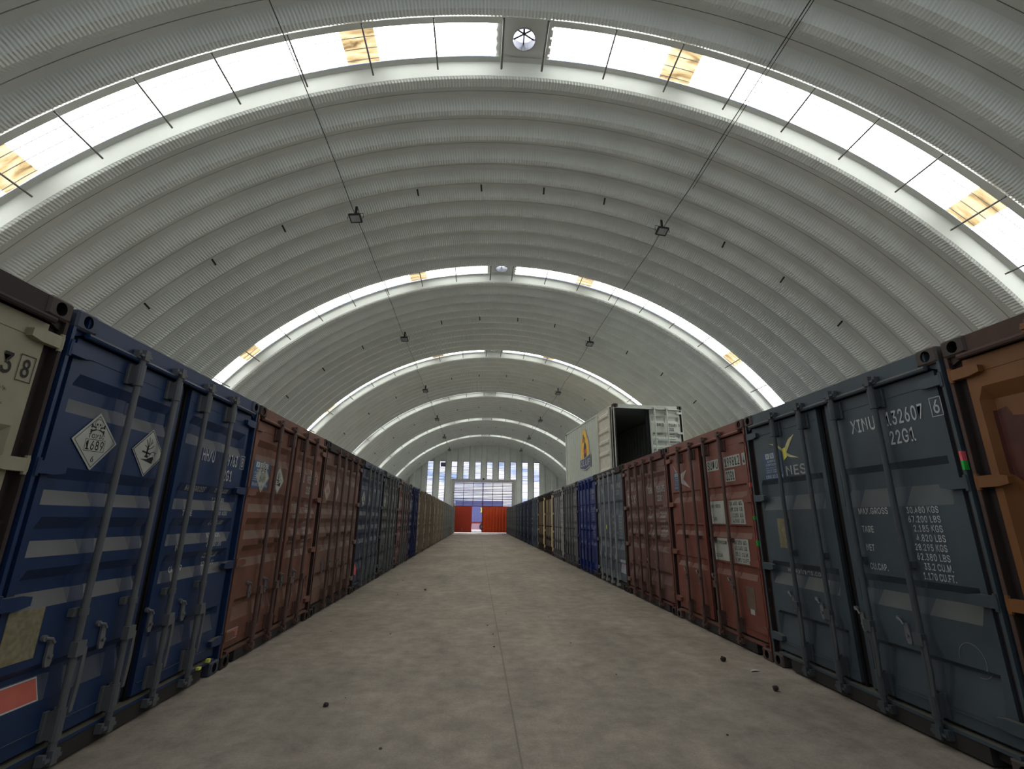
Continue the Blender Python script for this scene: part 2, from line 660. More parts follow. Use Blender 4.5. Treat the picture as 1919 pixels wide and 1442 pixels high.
for i in range(len(allx) - 1):
    xa, xb = allx[i], allx[i + 1]
    mid = (xa + xb) / 2
    isw = any(abs(mid - c) < 0.1 for c in WIN_C)
    rib = (round((mid - WIN_C[0]) / 0.65) % 2) != 0
    pts = [(xa, YEND), (xa + 0.10, YEND - 0.10), (xb - 0.10, YEND - 0.10), (xb, YEND)] if rib else [(xa, YEND), (xb, YEND)]
    # break at the door frame edges
    pp = []
    for (p0, p1) in zip(pts[:-1], pts[1:]):
        cuts = [p0]
        for dx in (DX0, DX1):
            if p0[0] < dx < p1[0]:
                t = (dx - p0[0]) / (p1[0] - p0[0])
                cuts.append((dx, p0[1] + t * (p1[1] - p0[1])))
        cuts.append(p1)
        pp += list(zip(cuts[:-1], cuts[1:]))
    for (p0, p1) in pp:
        ta, tb = arch_top(p0[0]), arch_top(p1[0])
        if ta <= 0.05 and tb <= 0.05:
            continue
        m_ = (p0[0] + p1[0]) / 2
        zb = DZ if DX0 < m_ < DX1 else 0.0
        if isw:
            wb = DZ + 0.06 if DX0 < mid < DX1 else 2.6
            if wb > zb:
                wall_quad(p0[0], p1[0], zb, wb, p0[1], p1[1])
            zb = 7.55
        wall_quad(p0[0], p1[0], zb, (ta, tb), p0[1], p1[1])
far = obj('wall_far', (gb, gable_m))
struct(far)
slat_m = mat('louvre_glass', (0.16, 0.18, 0.27), 0.25, noise=0.2, scale=3)
wf_m = mat('window_frame_grey', (0.20, 0.20, 0.21), 0.5)
for i, c in enumerate(WIN_C):
    wb = DZ + 0.06 if DX0 < c < DX1 else 2.6
    f = MB()
    for xa, xb, za, zb in ((c - 0.335, c - 0.295, wb, 7.56), (c + 0.295, c + 0.335, wb, 7.56), (c - 0.3, c + 0.3, 7.51, 7.56), (c - 0.3, c + 0.3, wb, wb + 0.04)):
        f.box(xa, xb, YEND - 0.03, YEND + 0.05, za, zb)
    w = obj('window_%d' % (i + 7), (f, wf_m))
    struct(w)
    s = MB()
    z = wb + 0.1
    rnd = random.Random(i)
    while z < 7.48:
        dz = 0.05 + rnd.uniform(-0.015, 0.02)
        t = rnd.uniform(-0.012, 0.012)
        s.add([(c - 0.3, YEND - 0.02, z + t), (c + 0.3, YEND - 0.02, z - t), (c + 0.3, YEND + 0.05, z + dz - t), (c - 0.3, YEND + 0.05, z + dz + t)], [(0, 1, 2, 3)])
        z += 0.155
    if i == 1:
        s.box(c - 0.2, c + 0.3, YEND, YEND + 0.01, 6.95, 7.4)
    obj('louvre', (s, slat_m), w)

# door frame and sliding doors
df = MB()
for xa, xb, za, zb in ((DX0, OX0, 0, DZ), (OX1, DX1, 0, DZ), (OX0, OX1, OZ, DZ)):
    df.box(xa, xb, YEND - 0.14, YEND + 0.06, za, zb)
df.box(DX0 - 0.05, DX1 + 0.05, YEND - 0.22, YEND - 0.14, DZ - 0.16, DZ + 0.02)
t1 = obj('trim_1', (df, mat('door_surround', (0.42, 0.42, 0.41), 0.5)))
struct(t1)
redfr_m = mat('door_frame_red', (0.16, 0.035, 0.04), 0.5)
red_m = mat('door_red', (0.42, 0.045, 0.02), 0.45, noise=0.06)
red2_m = mat('door_orange_red', (0.62, 0.075, 0.02), 0.45, noise=0.08)
for di, (xa, xb) in enumerate(((OX0 + 0.02, 0.50), (0.55, OX1 - 0.02))):
    fr = MB()
    wd = (xb - xa) / 3
    yy = YEND - 0.09
    for i in range(4):
        xx = xa + wd * i
        z0 = 2.74
        if i in (0, 3):
            z0 = 0.06
        fr.box(xx - 0.025, xx + 0.025, yy, yy + 0.05, z0, 5.28)
    for z in (2.76, 3.57, 4.43, 5.26):
        fr.box(xa, xb, yy, yy + 0.05, z - 0.035, z + 0.035)
    fr.box(xa, xb, yy, yy + 0.05, 0.05, 0.12)
    d = obj('door_%d' % (di + 1), (fr, redfr_m))
    struct(d)
    s = MB()
    for z0, z1 in ((2.80, 3.53), (3.61, 4.39), (4.47, 5.22)):
        k = 5
        for j in range(k):
            z = z0 + (z1 - z0) * (j + 0.3) / k
            s.add([(xa, yy + 0.0, z), (xb, yy + 0.0, z), (xb, yy + 0.05, z + 0.085), (xa, yy + 0.05, z + 0.085)], [(0, 1, 2, 3)])
    obj('louvre', (s, slat_m), d)
    pn = MB()
    if di == 0:
        pn.box(xa, -0.60, yy + 0.01, yy + 0.03, 0.08, 2.75)
        obj('sheet_panel', (pn, red_m), d)
        h = MB()
        h.box(-1.62, -1.60, yy - 0.02, yy + 0.01, 0.15, 0.55)
        obj('bolt', (h, white_m), d)
    else:
        x = xa
        n = 18
        w_ = (3.42 - xa) / n
        vs = []
        for j in range(n + 1):
            o_ = 0.0 if (j % 2) == 0 else 0.09
            vs.append((xa + w_ * j, o_))
        for j in range(n):
            (x0_, o0), (x1_, o1) = vs[j], vs[j + 1]
            pn.add([(x0_, yy + 0.0 + o0, 0.08), (x1_, yy + o1, 0.08), (x1_, yy + o1, 2.75), (x0_, yy + o0, 2.75)], [(0, 1, 2, 3)])
        obj('corrugated_panel', (pn, red2_m), d)

# ------------------------------------------------------------------ outside
og = MB()
og.add([(-80, YEND + 0.1, -0.02), (90, YEND + 0.1, -0.02), (90, 260, -0.02), (-80, 260, -0.02)], [(0, 1, 2, 3)])
struct(obj('ground', (og, mat('yard_concrete', (0.62, 0.60, 0.57), 0.8, noise=0.15, scale=1.5))))
hl = MB()
hn = 60
pts = []
for i in range(hn + 1):
    x = -120 + 260 * i / hn
    pts.append((x, 215 + 6 * math.sin(i * 0.7), 5.5 + 2 * math.sin(i * 0.31) + 1.2 * math.sin(i * 1.3 + 1) + 0.8 * math.sin(i * 2.9)))
vs = [(x, y - 45, 0) for x, y, z in pts] + [(x, y - 20, z * 0.7) for x, y, z in pts] + [(x, y, z) for x, y, z in pts] + [(x, y + 40, 0) for x, y, z in pts]
hl.add(vs, [(r_ * (hn + 1) + i, r_ * (hn + 1) + i + 1, (r_ + 1) * (hn + 1) + i + 1, (r_ + 1) * (hn + 1) + i) for r_ in range(3) for i in range(hn)])
ho = obj('hills', (hl, mat('tree_green', (0.07, 0.13, 0.03), 0.9, noise=0.5, scale=0.25), True))
struct(ho)

tr = thing('flatbed_trailer', (0.2, 64.0, 0), 0, 'red trailer carrying a violet-blue container, seen through the open wicket of the far door', 'trailer')
ch = MB()
ch.box(-3.0, 3.0, -0.9, 0.9, 0.95, 1.10)
ch.box(-3.0, 3.0, -0.75, -0.6, 0.65, 0.95)
ch.box(-3.0, 3.0, 0.6, 0.75, 0.65, 0.95)
obj('chassis', (ch, mat('chassis_red', (0.55, 0.10, 0.10), 0.5)), tr)
for x in (-1.4, 0.55, 1.5):
    for s in (-1, 1):
        w_ = MB()
        w_.tube([(x, s * 0.95 - 0.13, 0.48), (x, s * 0.95 + 0.13, 0.48)], 0.48, 20)
        w_.tube([(x, s * 0.95 - 0.14, 0.48), (x, s * 0.95 + 0.14, 0.48)], 0.22, 14, mi=1)
        obj('wheel', (w_, [mat('tyre', (0.05, 0.05, 0.055), 0.8), mat('hub_pink', (0.5, 0.35, 0.38), 0.5)]), tr)
fp = MB()
fp.box(-0.9, 0.4, -1.02, -0.98, 0.12, 0.9)
obj('mud_flap', (fp, mat('flap_pink', (0.62, 0.38, 0.42), 0.6)), tr)
vc = MB()
n = 44
for s in (-1.2, 1.2):
    for j in range(n):
        xa, xb = -3 + 6 * j / n, -3 + 6 * (j + 1) / n
        oa, ob = (0.03 if (j % 4) in (1, 2) else 0), (0.03 if ((j + 1) % 4) in (1, 2) else 0)
        vc.add([(xa, s + oa, 1.3), (xb, s + ob, 1.3), (xb, s + ob, 3.65), (xa, s + oa, 3.65)], [(0, 1, 2, 3)])
vc.box(-3.03, 3.03, -1.22, 1.24, 3.65, 3.75)
vc.box(-3.03, 3.03, -1.22, 1.24, 1.2, 1.3)
for x in (-3.03, 2.95):
    vc.box(x, x + 0.1, -1.22, 1.24, 1.2, 3.75)
vo = obj('shipping_container', (vc, mat('violet_blue', (0.16, 0.17, 0.38), 0.5)), None, (0.2, 64.0, -0.12))
vo.location.z = -0.1
tag(vo, 'violet-blue container on the trailer outside the far door', 'shipping container')
lg = MB()
for dx in (0.0, 0.28):
    lg.prism_xz([(0.15 + dx, 2.35), (0.32 + dx, 2.35), (0.42 + dx, 2.65), (0.32 + dx, 2.95), (0.15 + dx, 2.95), (0.25 + dx, 2.65)], -1.26, -1.235)
obj('logo', (lg, mat('logo_yellow', (0.85, 0.75, 0.1), 0.5)), vo)

# ------------------------------------------------------------------ shipping containers
CW, CHT, CL = 2.438, 2.591, 6.058
BARS = (0.565, 0.995, 1.435, 1.875)


def casting_me(name, mt):
    """corner fitting 0.162 wide, 0.118 high, 0.178 deep, with the oval hole in its front and a round one in its side"""
    mb = MB()
    W_, H_, D_ = 0.162, 0.118, 0.178
    N = 28
    c = 0.012
    out_, inn = [], []
    for i in range(N):
        t = 2 * math.pi * (i + 0.5) / N
        cc, ss = math.cos(t), math.sin(t)
        q = 1 / max(abs(cc) / (W_ / 2 - c), abs(ss) / (H_ / 2 - c))
        out_.append((W_ / 2 + cc * q, 0, H_ / 2 + ss * q))
        inn.append((W_ / 2 + 0.036 * cc, 0, H_ / 2 + 0.040 * ss))
    big = []
    for i in range(N):
        t = 2 * math.pi * (i + 0.5) / N
        cc, ss = math.cos(t), math.sin(t)
        q = 1 / max(abs(cc) / (W_ / 2), abs(ss) / (H_ / 2))
        big.append((W_ / 2 + cc * q, c, H_ / 2 + ss * q))
    back = [(x, D_, z) for x, y, z in big]
    deep = [(x, 0.06, z) for x, y, z in inn]
    mb.add(out_ + inn + big + back, [(i, (i + 1) % N, N + (i + 1) % N, N + i) for i in range(N)] +
           [(i, (i + 1) % N, 2 * N + (i + 1) % N, 2 * N + i) for i in range(N)] +
           [(2 * N + i, 2 * N + (i + 1) % N, 3 * N + (i + 1) % N, 3 * N + i) for i in range(N)] +
           [tuple(3 * N + i for i in range(N))], 0)
    mb.add(inn + deep, [(i, (i + 1) % N, N + (i + 1) % N, N + i) for i in range(N)] + [tuple(N + i for i in range(N))], 1)
    return mb.mesh(name, [mt, hole_m])


BANDS = {
    'five': [(2.23, 2.165, 2.08, 1.99), (1.675, 1.61, 1.545, 1.46), (1.395, 1.33, 1.265, 1.18), (1.115, 1.06, 0.99, 0.905), (0.60, 0.56, 0.53, 0.40)],
    'two': [(1.85, 1.80, 1.67, 1.53), (1.02, 0.97, 0.91, 0.80), (0.54, 0.51, 0.50, 0.26)],
    'three': [(1.845, 1.83, 1.76, 1.685), (1.365, 1.35, 1.28, 1.215), (0.915, 0.90, 0.83, 0.765)],
    'flat': [(1.72, 1.70, 1.66, 1.62), (1.22, 1.20, 1.16, 1.12), (0.72, 0.70, 0.66, 0.62)],
    'one': [(2.24, 2.16, 1.25, 1.17)],
}
DEPTH = {'five': 0.042, 'two': 0.042, 'three': 0.028, 'flat': 0.03, 'one': 0.06}
DU = {0: (0.085, 1.155), 1: (1.275, 2.355)}    # left and right door leaf
DZ0, DZ1 = 0.165, 2.435
YD = 0.035


def door_depth(style, side, u, z):
    ua, ub = DU[side]
    a, b_ = ua + 0.045, ub - 0.045
    bars = [x for x in BARS if ua < x < ub]
    ks = [(a, 0), (a + 0.035, 1)]
    for x in bars:
        ks += [(x - 0.075, 1), (x - 0.045, 0.55), (x + 0.045, 0.55), (x + 0.075, 1)]
    ks += [(b_ - 0.035, 1), (b_, 0)]
    fu = 0
    if a < u < b_:
        for (p, q), (r_, s) in zip(ks[:-1], ks[1:]):
            if p <= u <= r_:
                fu = q + (s - q) * (u - p) / (r_ - p)
    fz = 0
    for z0, z1, z2, z3 in BANDS[style]:
        if z3 < z < z0:
            fz = 1 if z2 <= z <= z1 else ((z0 - z) / (z0 - z1) if z > z1 else (z - z3) / (z2 - z3))
    return DEPTH[style] * fu * fz


def door_me(style, side):
    mb = MB()
    ua, ub = DU[side]
    a, b_ = ua + 0.045, ub - 0.045
    us = [ua, a, a + 0.035]
    for x in BARS:
        if ua < x < ub:
            us += [x - 0.075, x - 0.045, x + 0.045, x + 0.075]
    us += [b_ - 0.035, b_, ub]
    zs = [DZ0]
    for bd in reversed(BANDS[style]):
        zs += [bd[3], bd[2], bd[1], bd[0]]
    zs.append(DZ1)
    vs = [(u, YD + door_depth(style, side, u, z), z) for u in us for z in zs]
    w = len(zs)
    mb.add(vs, [(i * w + j, (i + 1) * w + j, (i + 1) * w + j + 1, i * w + j + 1) for i in range(len(us) - 1) for j in range(w - 1)])
    # rim and back of the leaf
    mb.add([(ua, YD, DZ0), (ub, YD, DZ0), (ub, YD, DZ1), (ua, YD, DZ1), (ua, YD + 0.05, DZ0), (ub, YD + 0.05, DZ0), (ub, YD + 0.05, DZ1), (ua, YD + 0.05, DZ1)],
           [(0, 1, 5, 4), (1, 2, 6, 5), (2, 3, 7, 6), (3, 0, 4, 7)])
    mb.add([(ua, YD + 0.075, DZ0), (ub, YD + 0.075, DZ0), (ub, YD + 0.075, DZ1), (ua, YD + 0.075, DZ1)], [(0, 1, 2, 3)])
    # raised fold lines near top and bottom edges
    mb.box(ua + 0.03, ub - 0.03, YD - 0.004, YD, 2.335, 2.34)
    mb.box(ua + 0.03, ub - 0.03, YD - 0.006, YD, 0.235, 0.243)
    return mb


def gasket_me(side):
    mb = MB()
    ua, ub = DU[side]
    e = 0.022
    mb.box(ua - e, ua, YD + 0.03, YD + 0.06, DZ0 - e, DZ1 + e)
    if side == 1:
        mb.box(ua - 0.125, ua, YD + 0.045, YD + 0.065, DZ0, DZ1)
    mb.box(ub, ub + e, YD + 0.03, YD + 0.06, DZ0 - e, DZ1 + e)
    mb.box(ua, ub, YD + 0.03, YD + 0.06, DZ1, DZ1 + e)
    mb.box(ua, ub, YD + 0.03, YD + 0.06, DZ0 - e, DZ0)
    return mb


def bar_me(u, mid, lever):
    """locking bar with its guides, cams and hanging handle"""
    mb = MB()
    y = -0.022
    mb.tube([(u, y, 0.10), (u, y, 2.49)], 0.0205, 12)
    for z0, z1, r_ in ((2.27, 2.42, 0.029), (0.17, 0.33, 0.029)):
        mb.tube([(u, y, z0), (u, y, z1)], r_, 12)
        mb.box(u - 0.052, u - 0.02, 0.018, YD, z0 + 0.005, z1 - 0.005)
        mb.box(u + 0.02, u + 0.052, 0.018, YD, z0 + 0.005, z1 - 0.005)
        mb.box(u - 0.03, u + 0.03, -0.02, 0.02, z0 + 0.01, z1 - 0.01)
    mb.tube([(u, y, mid), (u, y, mid + 0.04)], 0.026, 12)
    mb.box(u - 0.05, u + 0.02, 0.0, YD, mid, mid + 0.045)
    # cams and keepers
    for z in (0.075, 2.475):
        mb.box(u - 0.055, u + 0.055, -0.045, 0.03, z, z + 0.018)
        mb.box(u - 0.022, u + 0.022, -0.05, -0.015, z - 0.022, z + 0.05)
        mb.box(u + 0.03, u + 0.06, -0.03, 0.03, z - 0.015, z + 0.04)
        mb.box(u - 0.06, u - 0.035, -0.03, 0.03, z - 0.015, z + 0.04)
    return mb


def handle_me(u, sgn):
    mb = MB()
    y = -0.045
    mb.box(u - 0.035, u + 0.035, y - 0.012, y + 0.03, 0.60, 0.68)
    pts = [(u + sgn * 0.03, 0.64), (u + sgn * 0.055, 0.64), (u + sgn * 0.06, 0.45), (u + sgn * 0.045, 0.30), (u + sgn * 0.02, 0.30), (u + sgn * 0.03, 0.45)]
    mb.prism_xz(pts, y - 0.008, y + 0.006)
    return mb


def retainer_me(u):
    mb = MB()
    y = YD
    mb.tube([(u - 0.055, y, 0.735), (u - 0.055, y - 0.02, 0.735)], 0.017, 10)
    mb.tube([(u - 0.055, y - 0.02, 0.735), (u - 0.02, y - 0.03, 0.725), (u + 0.0, y - 0.03, 0.70)], 0.008, 6)
    mb.prism_xz([(u - 0.02, 0.71), (u + 0.015, 0.71), (u + 0.03, 0.60), (u + 0.022, 0.575), (u - 0.008, 0.575), (u - 0.018, 0.60)], y - 0.016, y - 0.002)
    mb.tube([(u + 0.005, y - 0.018, 0.63), (u + 0.005, y - 0.03, 0.63)], 0.011, 8)
    return mb


def hinge_me(side, z):
    mb = MB()
    if side == 0:
        a, b_, c = 0.006, 0.20, 1
    else:
        a, b_, c = CW - 0.006, CW - 0.20, -1
    mb.prism_xz([(a, z - 0.035), (a + c * 0.13, z - 0.035), (b_, z - 0.022), (b_, z + 0.022), (a + c * 0.13, z + 0.035), (a, z + 0.035)], -0.002, YD + 0.0)
    mb.tube([(a + c * 0.012, 0.008, z - 0.05), (a + c * 0.012, 0.008, z + 0.05)], 0.013, 8)
    return mb


def frame_mb():
    mb = MB()
    for x0, x1, xi in ((0.0, 0.022, 0.085), (CW - 0.022, CW, CW - 0.085)):
        mb.box(x0, x1, 0.006, 0.17, 0.11, 2.48)
        mb.box(min(x0, xi), max(x1, xi), 0.055, 0.17, 0.11, 2.48, 1)
        mb.box(x1 if x0 == 0 else x0 - 0.002, (x1 + 0.002) if x0 == 0 else x0, 0.012, 0.055, 0.11, 2.44, 1)
    mb.box(0.1, CW - 0.1, 0.01, 0.12, 2.462, 2.583)                   # header
    mb.tube([(0.10, 0.0, 2.455), (CW - 0.10, 0.0, 2.455)], 0.019, 8)   # rain gutter
    mb.box(0.28, CW - 0.28, 0.012, 0.12, 0.018, 0.118, 2)               # sill
    mb.box(0.16, CW - 0.16, 0.06, 0.12, 0.05, 0.118, 2)
    mb.box(0.10, CW - 0.10, 0.006, 0.12, 0.118, 0.140)
    # gussets under the top fittings
    mb.prism_xz([(0.02, 2.48), (0.16, 2.48), (0.02, 2.42)], 0.03, 0.06)
    mb.prism_xz([(CW - 0.02, 2.48), (CW - 0.16, 2.48), (CW - 0.02, 2.42)], 0.03, 0.06)
    for x in (0.0, CW - 0.06):
        mb.box(x, x + 0.06, 0.17, CL - 0.02, 2.52, 2.575)               # top side rails
        mb.box(x, x + 0.06, 0.17, CL - 0.02, 0.01, 0.16)                # bottom side rails
        mb.box(x, x + 0.06, CL - 0.15, CL, 0.1, 2.5)
    mb.box(0.05, CW - 0.05, CL - 0.08, CL, 0.01, 0.16)
    mb.box(0.05, CW - 0.05, CL - 0.08, CL, 2.49, 2.58)
    return mb


def body_mb():
    """corrugated side and front walls, roof; open at the door end"""
    mb = MB()
    p = 0.2785
    n = int((CL - 0.3) / p)
    for s in (0, 1):
        ys, y = [], 0.15
        while y < CL - 0.1 - p:
            ys += [(y, 0), (y + 0.072, 0), (y + 0.14, 1), (y + 0.21, 1)]
            y += p
        ys.append((CL - 0.05, 0))
        for (ya, oa), (yb, ob) in zip(ys[:-1], ys[1:]):
            xa = 0.008 + 0.036 * oa
            xb = 0.008 + 0.036 * ob
            if s:
                xa, xb = CW - xa, CW - xb
            mb.add([(xa, ya, 0.15), (xb, yb, 0.15), (xb, yb, 2.53), (xa, ya, 2.53)], [(0, 1, 2, 3)])
    xs, x = [], 0.06
    while x < CW - 0.3:
        xs += [(x, 0), (x + 0.07, 0), (x + 0.14, 1), (x + 0.21, 1)]
        x += 0.28
    xs.append((CW - 0.05, 0))
    for (xa, oa), (xb, ob) in zip(xs[:-1], xs[1:]):
        mb.add([(xa, CL - 0.01 - 0.04 * oa, 0.12), (xb, CL - 0.01 - 0.04 * ob, 0.12), (xb, CL - 0.01 - 0.04 * ob, 2.5), (xa, CL - 0.01 - 0.04 * oa, 2.5)], [(0, 1, 2, 3)])
    mb.add([(0.03, 0.1, 2.56), (CW - 0.03, 0.1, 2.56), (CW - 0.03, CL - 0.03, 2.56), (0.03, CL - 0.03, 2.56)], [(0, 1, 2, 3)])
    return mb


FRAME_V, BODY_V = frame_mb(), body_mb()
wfloor = MB()
wfloor.box(0.05, CW - 0.05, 0.12, CL - 0.05, 0.13, 0.158)
WF = wfloor.mesh('plywood_floor', wood_m)
CACHE = {}


def with_mats(key, builder, mats, smooth=False):
    k = (key, tuple(x.name for x in (mats if isinstance(mats, (list, tuple)) else [mats])))
    if k not in CACHE:
        CACHE[k] = builder().mesh(key, mats, smooth)
    return CACHE[k]


class Vcopy(MB):
    pass


def clone(mb):
    c = MB()
    c.v, c.f, c.mi = list(mb.v), list(mb.f), list(mb.mi)
    return c


def shift(mb, du):
    mb.v = [(x + du, y, z) for x, y, z in mb.v]
    return mb


def surface_text(mb, style, side, name, mats, parent, lift=0.0035):
    """lay flat marks on the pressed door face: cut at the folds, then push to the face"""
    me = mb.mesh(name, mats)
    bm = bmesh.new()
    bm.from_mesh(me)
    cuts = sorted({z for bd in BANDS[style] for z in bd})
    for z in cuts:
        g = bm.verts[:] + bm.edges[:] + bm.faces[:]
        bmesh.ops.bisect_plane(bm, geom=g, plane_co=(0, 0, z), plane_no=(0, 0, 1), dist=1e-5)
    ua_, ub_ = DU[side]
    xcuts = [ua_ + 0.045, ua_ + 0.08, ub_ - 0.08, ub_ - 0.045] + [x + q for x in BARS if ua_ < x < ub_ for q in (-0.075, -0.045, 0.045, 0.075)]
    for x in xcuts:
        g = bm.verts[:] + bm.edges[:] + bm.faces[:]
        bmesh.ops.bisect_plane(bm, geom=g, plane_co=(x, 0, 0), plane_no=(1, 0, 0), dist=1e-5)
    for v in bm.verts:
        v.co.y = YD + door_depth(style, side, v.co.x, v.co.z) - lift - v.co.y
    bm.normal_update()
    bm.to_mesh(me)
    bm.free()
    return obj(name, me, parent)


# ---- placards
def toxic_placard(parent, uc, zc, h=0.18, tilt=0.0, style='five', side=0, digits=True):
    mb = MB()

    def P(x, z):
        c, s = math.cos(tilt), math.sin(tilt)
        return (x * c - z * s, x * s + z * c)
    tmp = MB()
    tmp.prism_xz([(0, h), (h, 0), (0, -h), (-h, 0)], -0.001, 0.0015, 0)
    a = h * 0.89
    stroke(tmp, [(0, a), (a, 0), (0, -a), (-a, 0)], h * 0.022, -0.0016, 1, True)
    # skull
    k = h / 0.18
    sk = [(0.030 * math.cos(t) * k, (0.112 + 0.028 * math.sin(t)) * k) for t in [math.radians(a_) for a_ in range(-30, 211, 20)]]
    sk += [(-0.018 * k, 0.088 * k), (-0.015 * k, 0.072 * k), (0.015 * k, 0.072 * k), (0.018 * k, 0.088 * k)]
    for s in (-1, 1):
        stroke(tmp, [(-0.05 * k, (0.078 + 0.017 * s) * k), (0.05 * k, (0.078 - 0.017 * s) * k)], 0.009 * k, -0.0016, 1)
        for e in (-1, 1):
            ex, ez = e * 0.05 * k, (0.078 - e * 0.017 * s) * k
            for q in (-0.006, 0.006):
                poly(tmp, [(ex + 0.008 * k * math.cos(t), ez + q * k + 0.007 * k * math.sin(t)) for t in [i * math.pi / 4 for i in range(8)]], -0.0017, 1)
    poly(tmp, sk, -0.002, 0)
    stroke(tmp, sk, 0.0035 * k, -0.0024, 1, True)
    for s in (-1, 1):
        poly(tmp, [(s * 0.012 * k + 0.007 * k * math.cos(t), 0.106 * k + 0.008 * k * math.sin(t)) for t in [i * math.pi / 4 for i in range(8)]], -0.0026, 1)
    poly(tmp, [(0, 0.097 * k), (0.004 * k, 0.089 * k), (-0.004 * k, 0.089 * k)], -0.0026, 1)
    write(tmp, 'TOXIC', -0.065 * k, 0.065 * k, 0.018 * k, 0.046 * k, -0.0018, 1)
    zb = -0.062 * k
    stroke(tmp, [(-0.078 * k, zb), (0.078 * k, zb), (0.078 * k, 0.010 * k), (-0.078 * k, 0.010 * k)], 0.003 * k, -0.0017, 1, True)
    write(tmp, '1689', -0.070 * k, 0.070 * k, -0.055 * k, 0.004 * k, -0.0018, 1)
    write(tmp, '6', -0.012 * k, 0.012 * k, -0.128 * k, -0.092 * k, -0.0018, 1)
    for (x, y, z) in tmp.v:
        px, pz = P(x, z)
        mb.v.append((uc + px, YD - 0.006 + y, zc + pz))
    mb.f, mb.mi = tmp.f, tmp.mi
    return obj('hazard_placard', (mb, [white_m, ink_m]), parent)


def fish_placard(parent, uc, zc, h=0.17, tilt=0.0):
    tmp = MB()
    tmp.prism_xz([(0, h), (h, 0), (0, -h), (-h, 0)], -0.001, 0.0015, 0)
    a = h * 0.93
    stroke(tmp, [(0, a), (a, 0), (0, -a), (-a, 0)], h * 0.035, -0.0016, 1, True)
    k = h / 0.17
    y = -0.0018

    def S(pts, w):
        stroke(tmp, [(p[0] * k, p[1] * k) for p in pts], w * k, y, 1)
    S([(-0.02, -0.03), (-0.018, 0.03)], 0.017)
    S([(-0.018, 0.03), (-0.03, 0.065), (-0.045, 0.085)], 0.007)
    S([(-0.018, 0.03), (-0.012, 0.07), (-0.02, 0.105)], 0.007)
    S([(-0.016, 0.035), (0.008, 0.065), (0.01, 0.095)], 0.006)
    S([(0.0, 0.055), (0.025, 0.08)], 0.005)
    S([(-0.018, 0.02), (0.02, 0.035), (0.04, 0.055)], 0.006)
    S([(-0.018, 0.03), (-0.05, 0.045)], 0.005)
    S([(-0.065, 0.0), (0.02, -0.008)], 0.012)
    poly(tmp, [(x * k, z * k) for x, z in ((-0.075, -0.055), (-0.01, -0.048), (0.02, -0.035), (0.055, -0.022), (0.062, -0.035), (0.055, -0.075))], y, 1)
    poly(tmp, [(x * k, z * k) for x, z in ((-0.045, -0.03), (0.005, -0.02), (0.0, -0.04), (-0.03, -0.036))], y, 1)
    S([(0.01, -0.025), (0.03, 0.005), (0.055, 0.012), (0.07, 0.0), (0.066, -0.015)], 0.005)
    S([(0.066, 0.003), (0.078, 0.008)], 0.005)
    mb = MB()
    c, s = math.cos(tilt), math.sin(tilt)
    for (x, yy, z) in tmp.v:
        mb.v.append((uc + x * c - z * s, YD - 0.006 + yy, zc + x * s + z * c))
    mb.f, mb.mi = tmp.f, tmp.mi
    return obj('hazard_placard', (mb, [white_m, ink_m]), parent)


def abc_sticker(parent, ua, ub, za, zb, style='flat', side=0):
    mb = MB()
    w, h = ub - ua, zb - za
    patch(mb, ua, ub, za, zb, 0.0, 0)
    for i, ch_ in enumerate('ABC'):
        x = ua + w * (0.14 + 0.26 * i)
        patch(mb, x, x + w * 0.21, za + h * 0.76, za + h * 0.95, 0.001, 1)
        write(mb, ch_, x + w * 0.05, x + w * 0.16, za + h * 0.80, za + h * 0.92, 0.002, 0)
    write(mb, 'SHIPPING', ua + w * 0.2, ub - w * 0.2, za + h * 0.63, za + h * 0.71, 0.001, 1)
    write(mb, 'CONTAINERS', ua + w * 0.12, ub - w * 0.1, za + h * 0.51, za + h * 0.59, 0.001, 1)
    for z in (0.42, 0.34, 0.27):
        write(mb, 'HIRE  SALES  STORAGE' if z > 0.4 else 'DOMESTIC  COMMERCIAL', ua + w * 0.1, ub - w * 0.1, za + h * z, za + h * (z + 0.04), 0.001, 1)
    write(mb, '1300 22 22 66', ua + w * 0.05, ub - w * 0.05, za + h * 0.08, za + h * 0.19, 0.001, 1)
    return surface_text(mb, style, side, 'advert_sticker', [blue_m, wtext_m], parent, 0.004)


def id_marks(parent, style, txt, size, check, mat_ix_mats, boxed=True, u=(1.50, 1.79, 1.93, 2.235, 2.315), z=(2.17, 2.05)):
    """owner code, serial, check digit, size code"""
    mb = MB()
    a, b_ = txt
    z1, z2 = z
    write(mb, a, u[0], u[1], z1 - 0.055, z1 + 0.055, 0, 0)
    write(mb, b_, u[2], u[3], z1 - 0.055, z1 + 0.055, 0, 0)
    write(mb, size, u[2] + 0.0, u[2] + 0.215, z1 - 0.20, z1 - 0.095, 0, 0)
    if check:
        cu = u[4]
        write(mb, check, cu - 0.022, cu + 0.022, z1 - 0.042, z1 + 0.052, 0, 0)
        if boxed:
            stroke(mb, [(cu - 0.04, z1 - 0.06), (cu + 0.04, z1 - 0.06), (cu + 0.04, z1 + 0.07), (cu - 0.04, z1 + 0.07)], 0.005, 0, 0, True)
    return mb


def weights(mb, rows, z0, dz, ul=1.47, ur=1.93, h=0.045, mi=0):
    for i, (lab, v1) in enumerate(rows):
        z = z0 - dz * i
        if lab:
            write(mb, lab, ul, ul + 0.035 * len(lab), z, z + h, 0, mi)
        if v1:
            write(mb, v1, ur + max(0, 10 - len(v1)) * 0.018, ur + 0.25 + max(0, 10 - len(v1)) * 0.012, z, z + h, 0, mi)


W_STD = [('MAX.GROSS', '30,480 KGS'), ('', '67,200 LBS'), ('TARE', '2,200 KGS'), ('', '4,850 LBS'), ('NET', '28,280 KGS'), ('', '62,350 LBS'),
         ('CU.CAP', '33.2 CU.M'), ('', '1,170 CU.FT')]


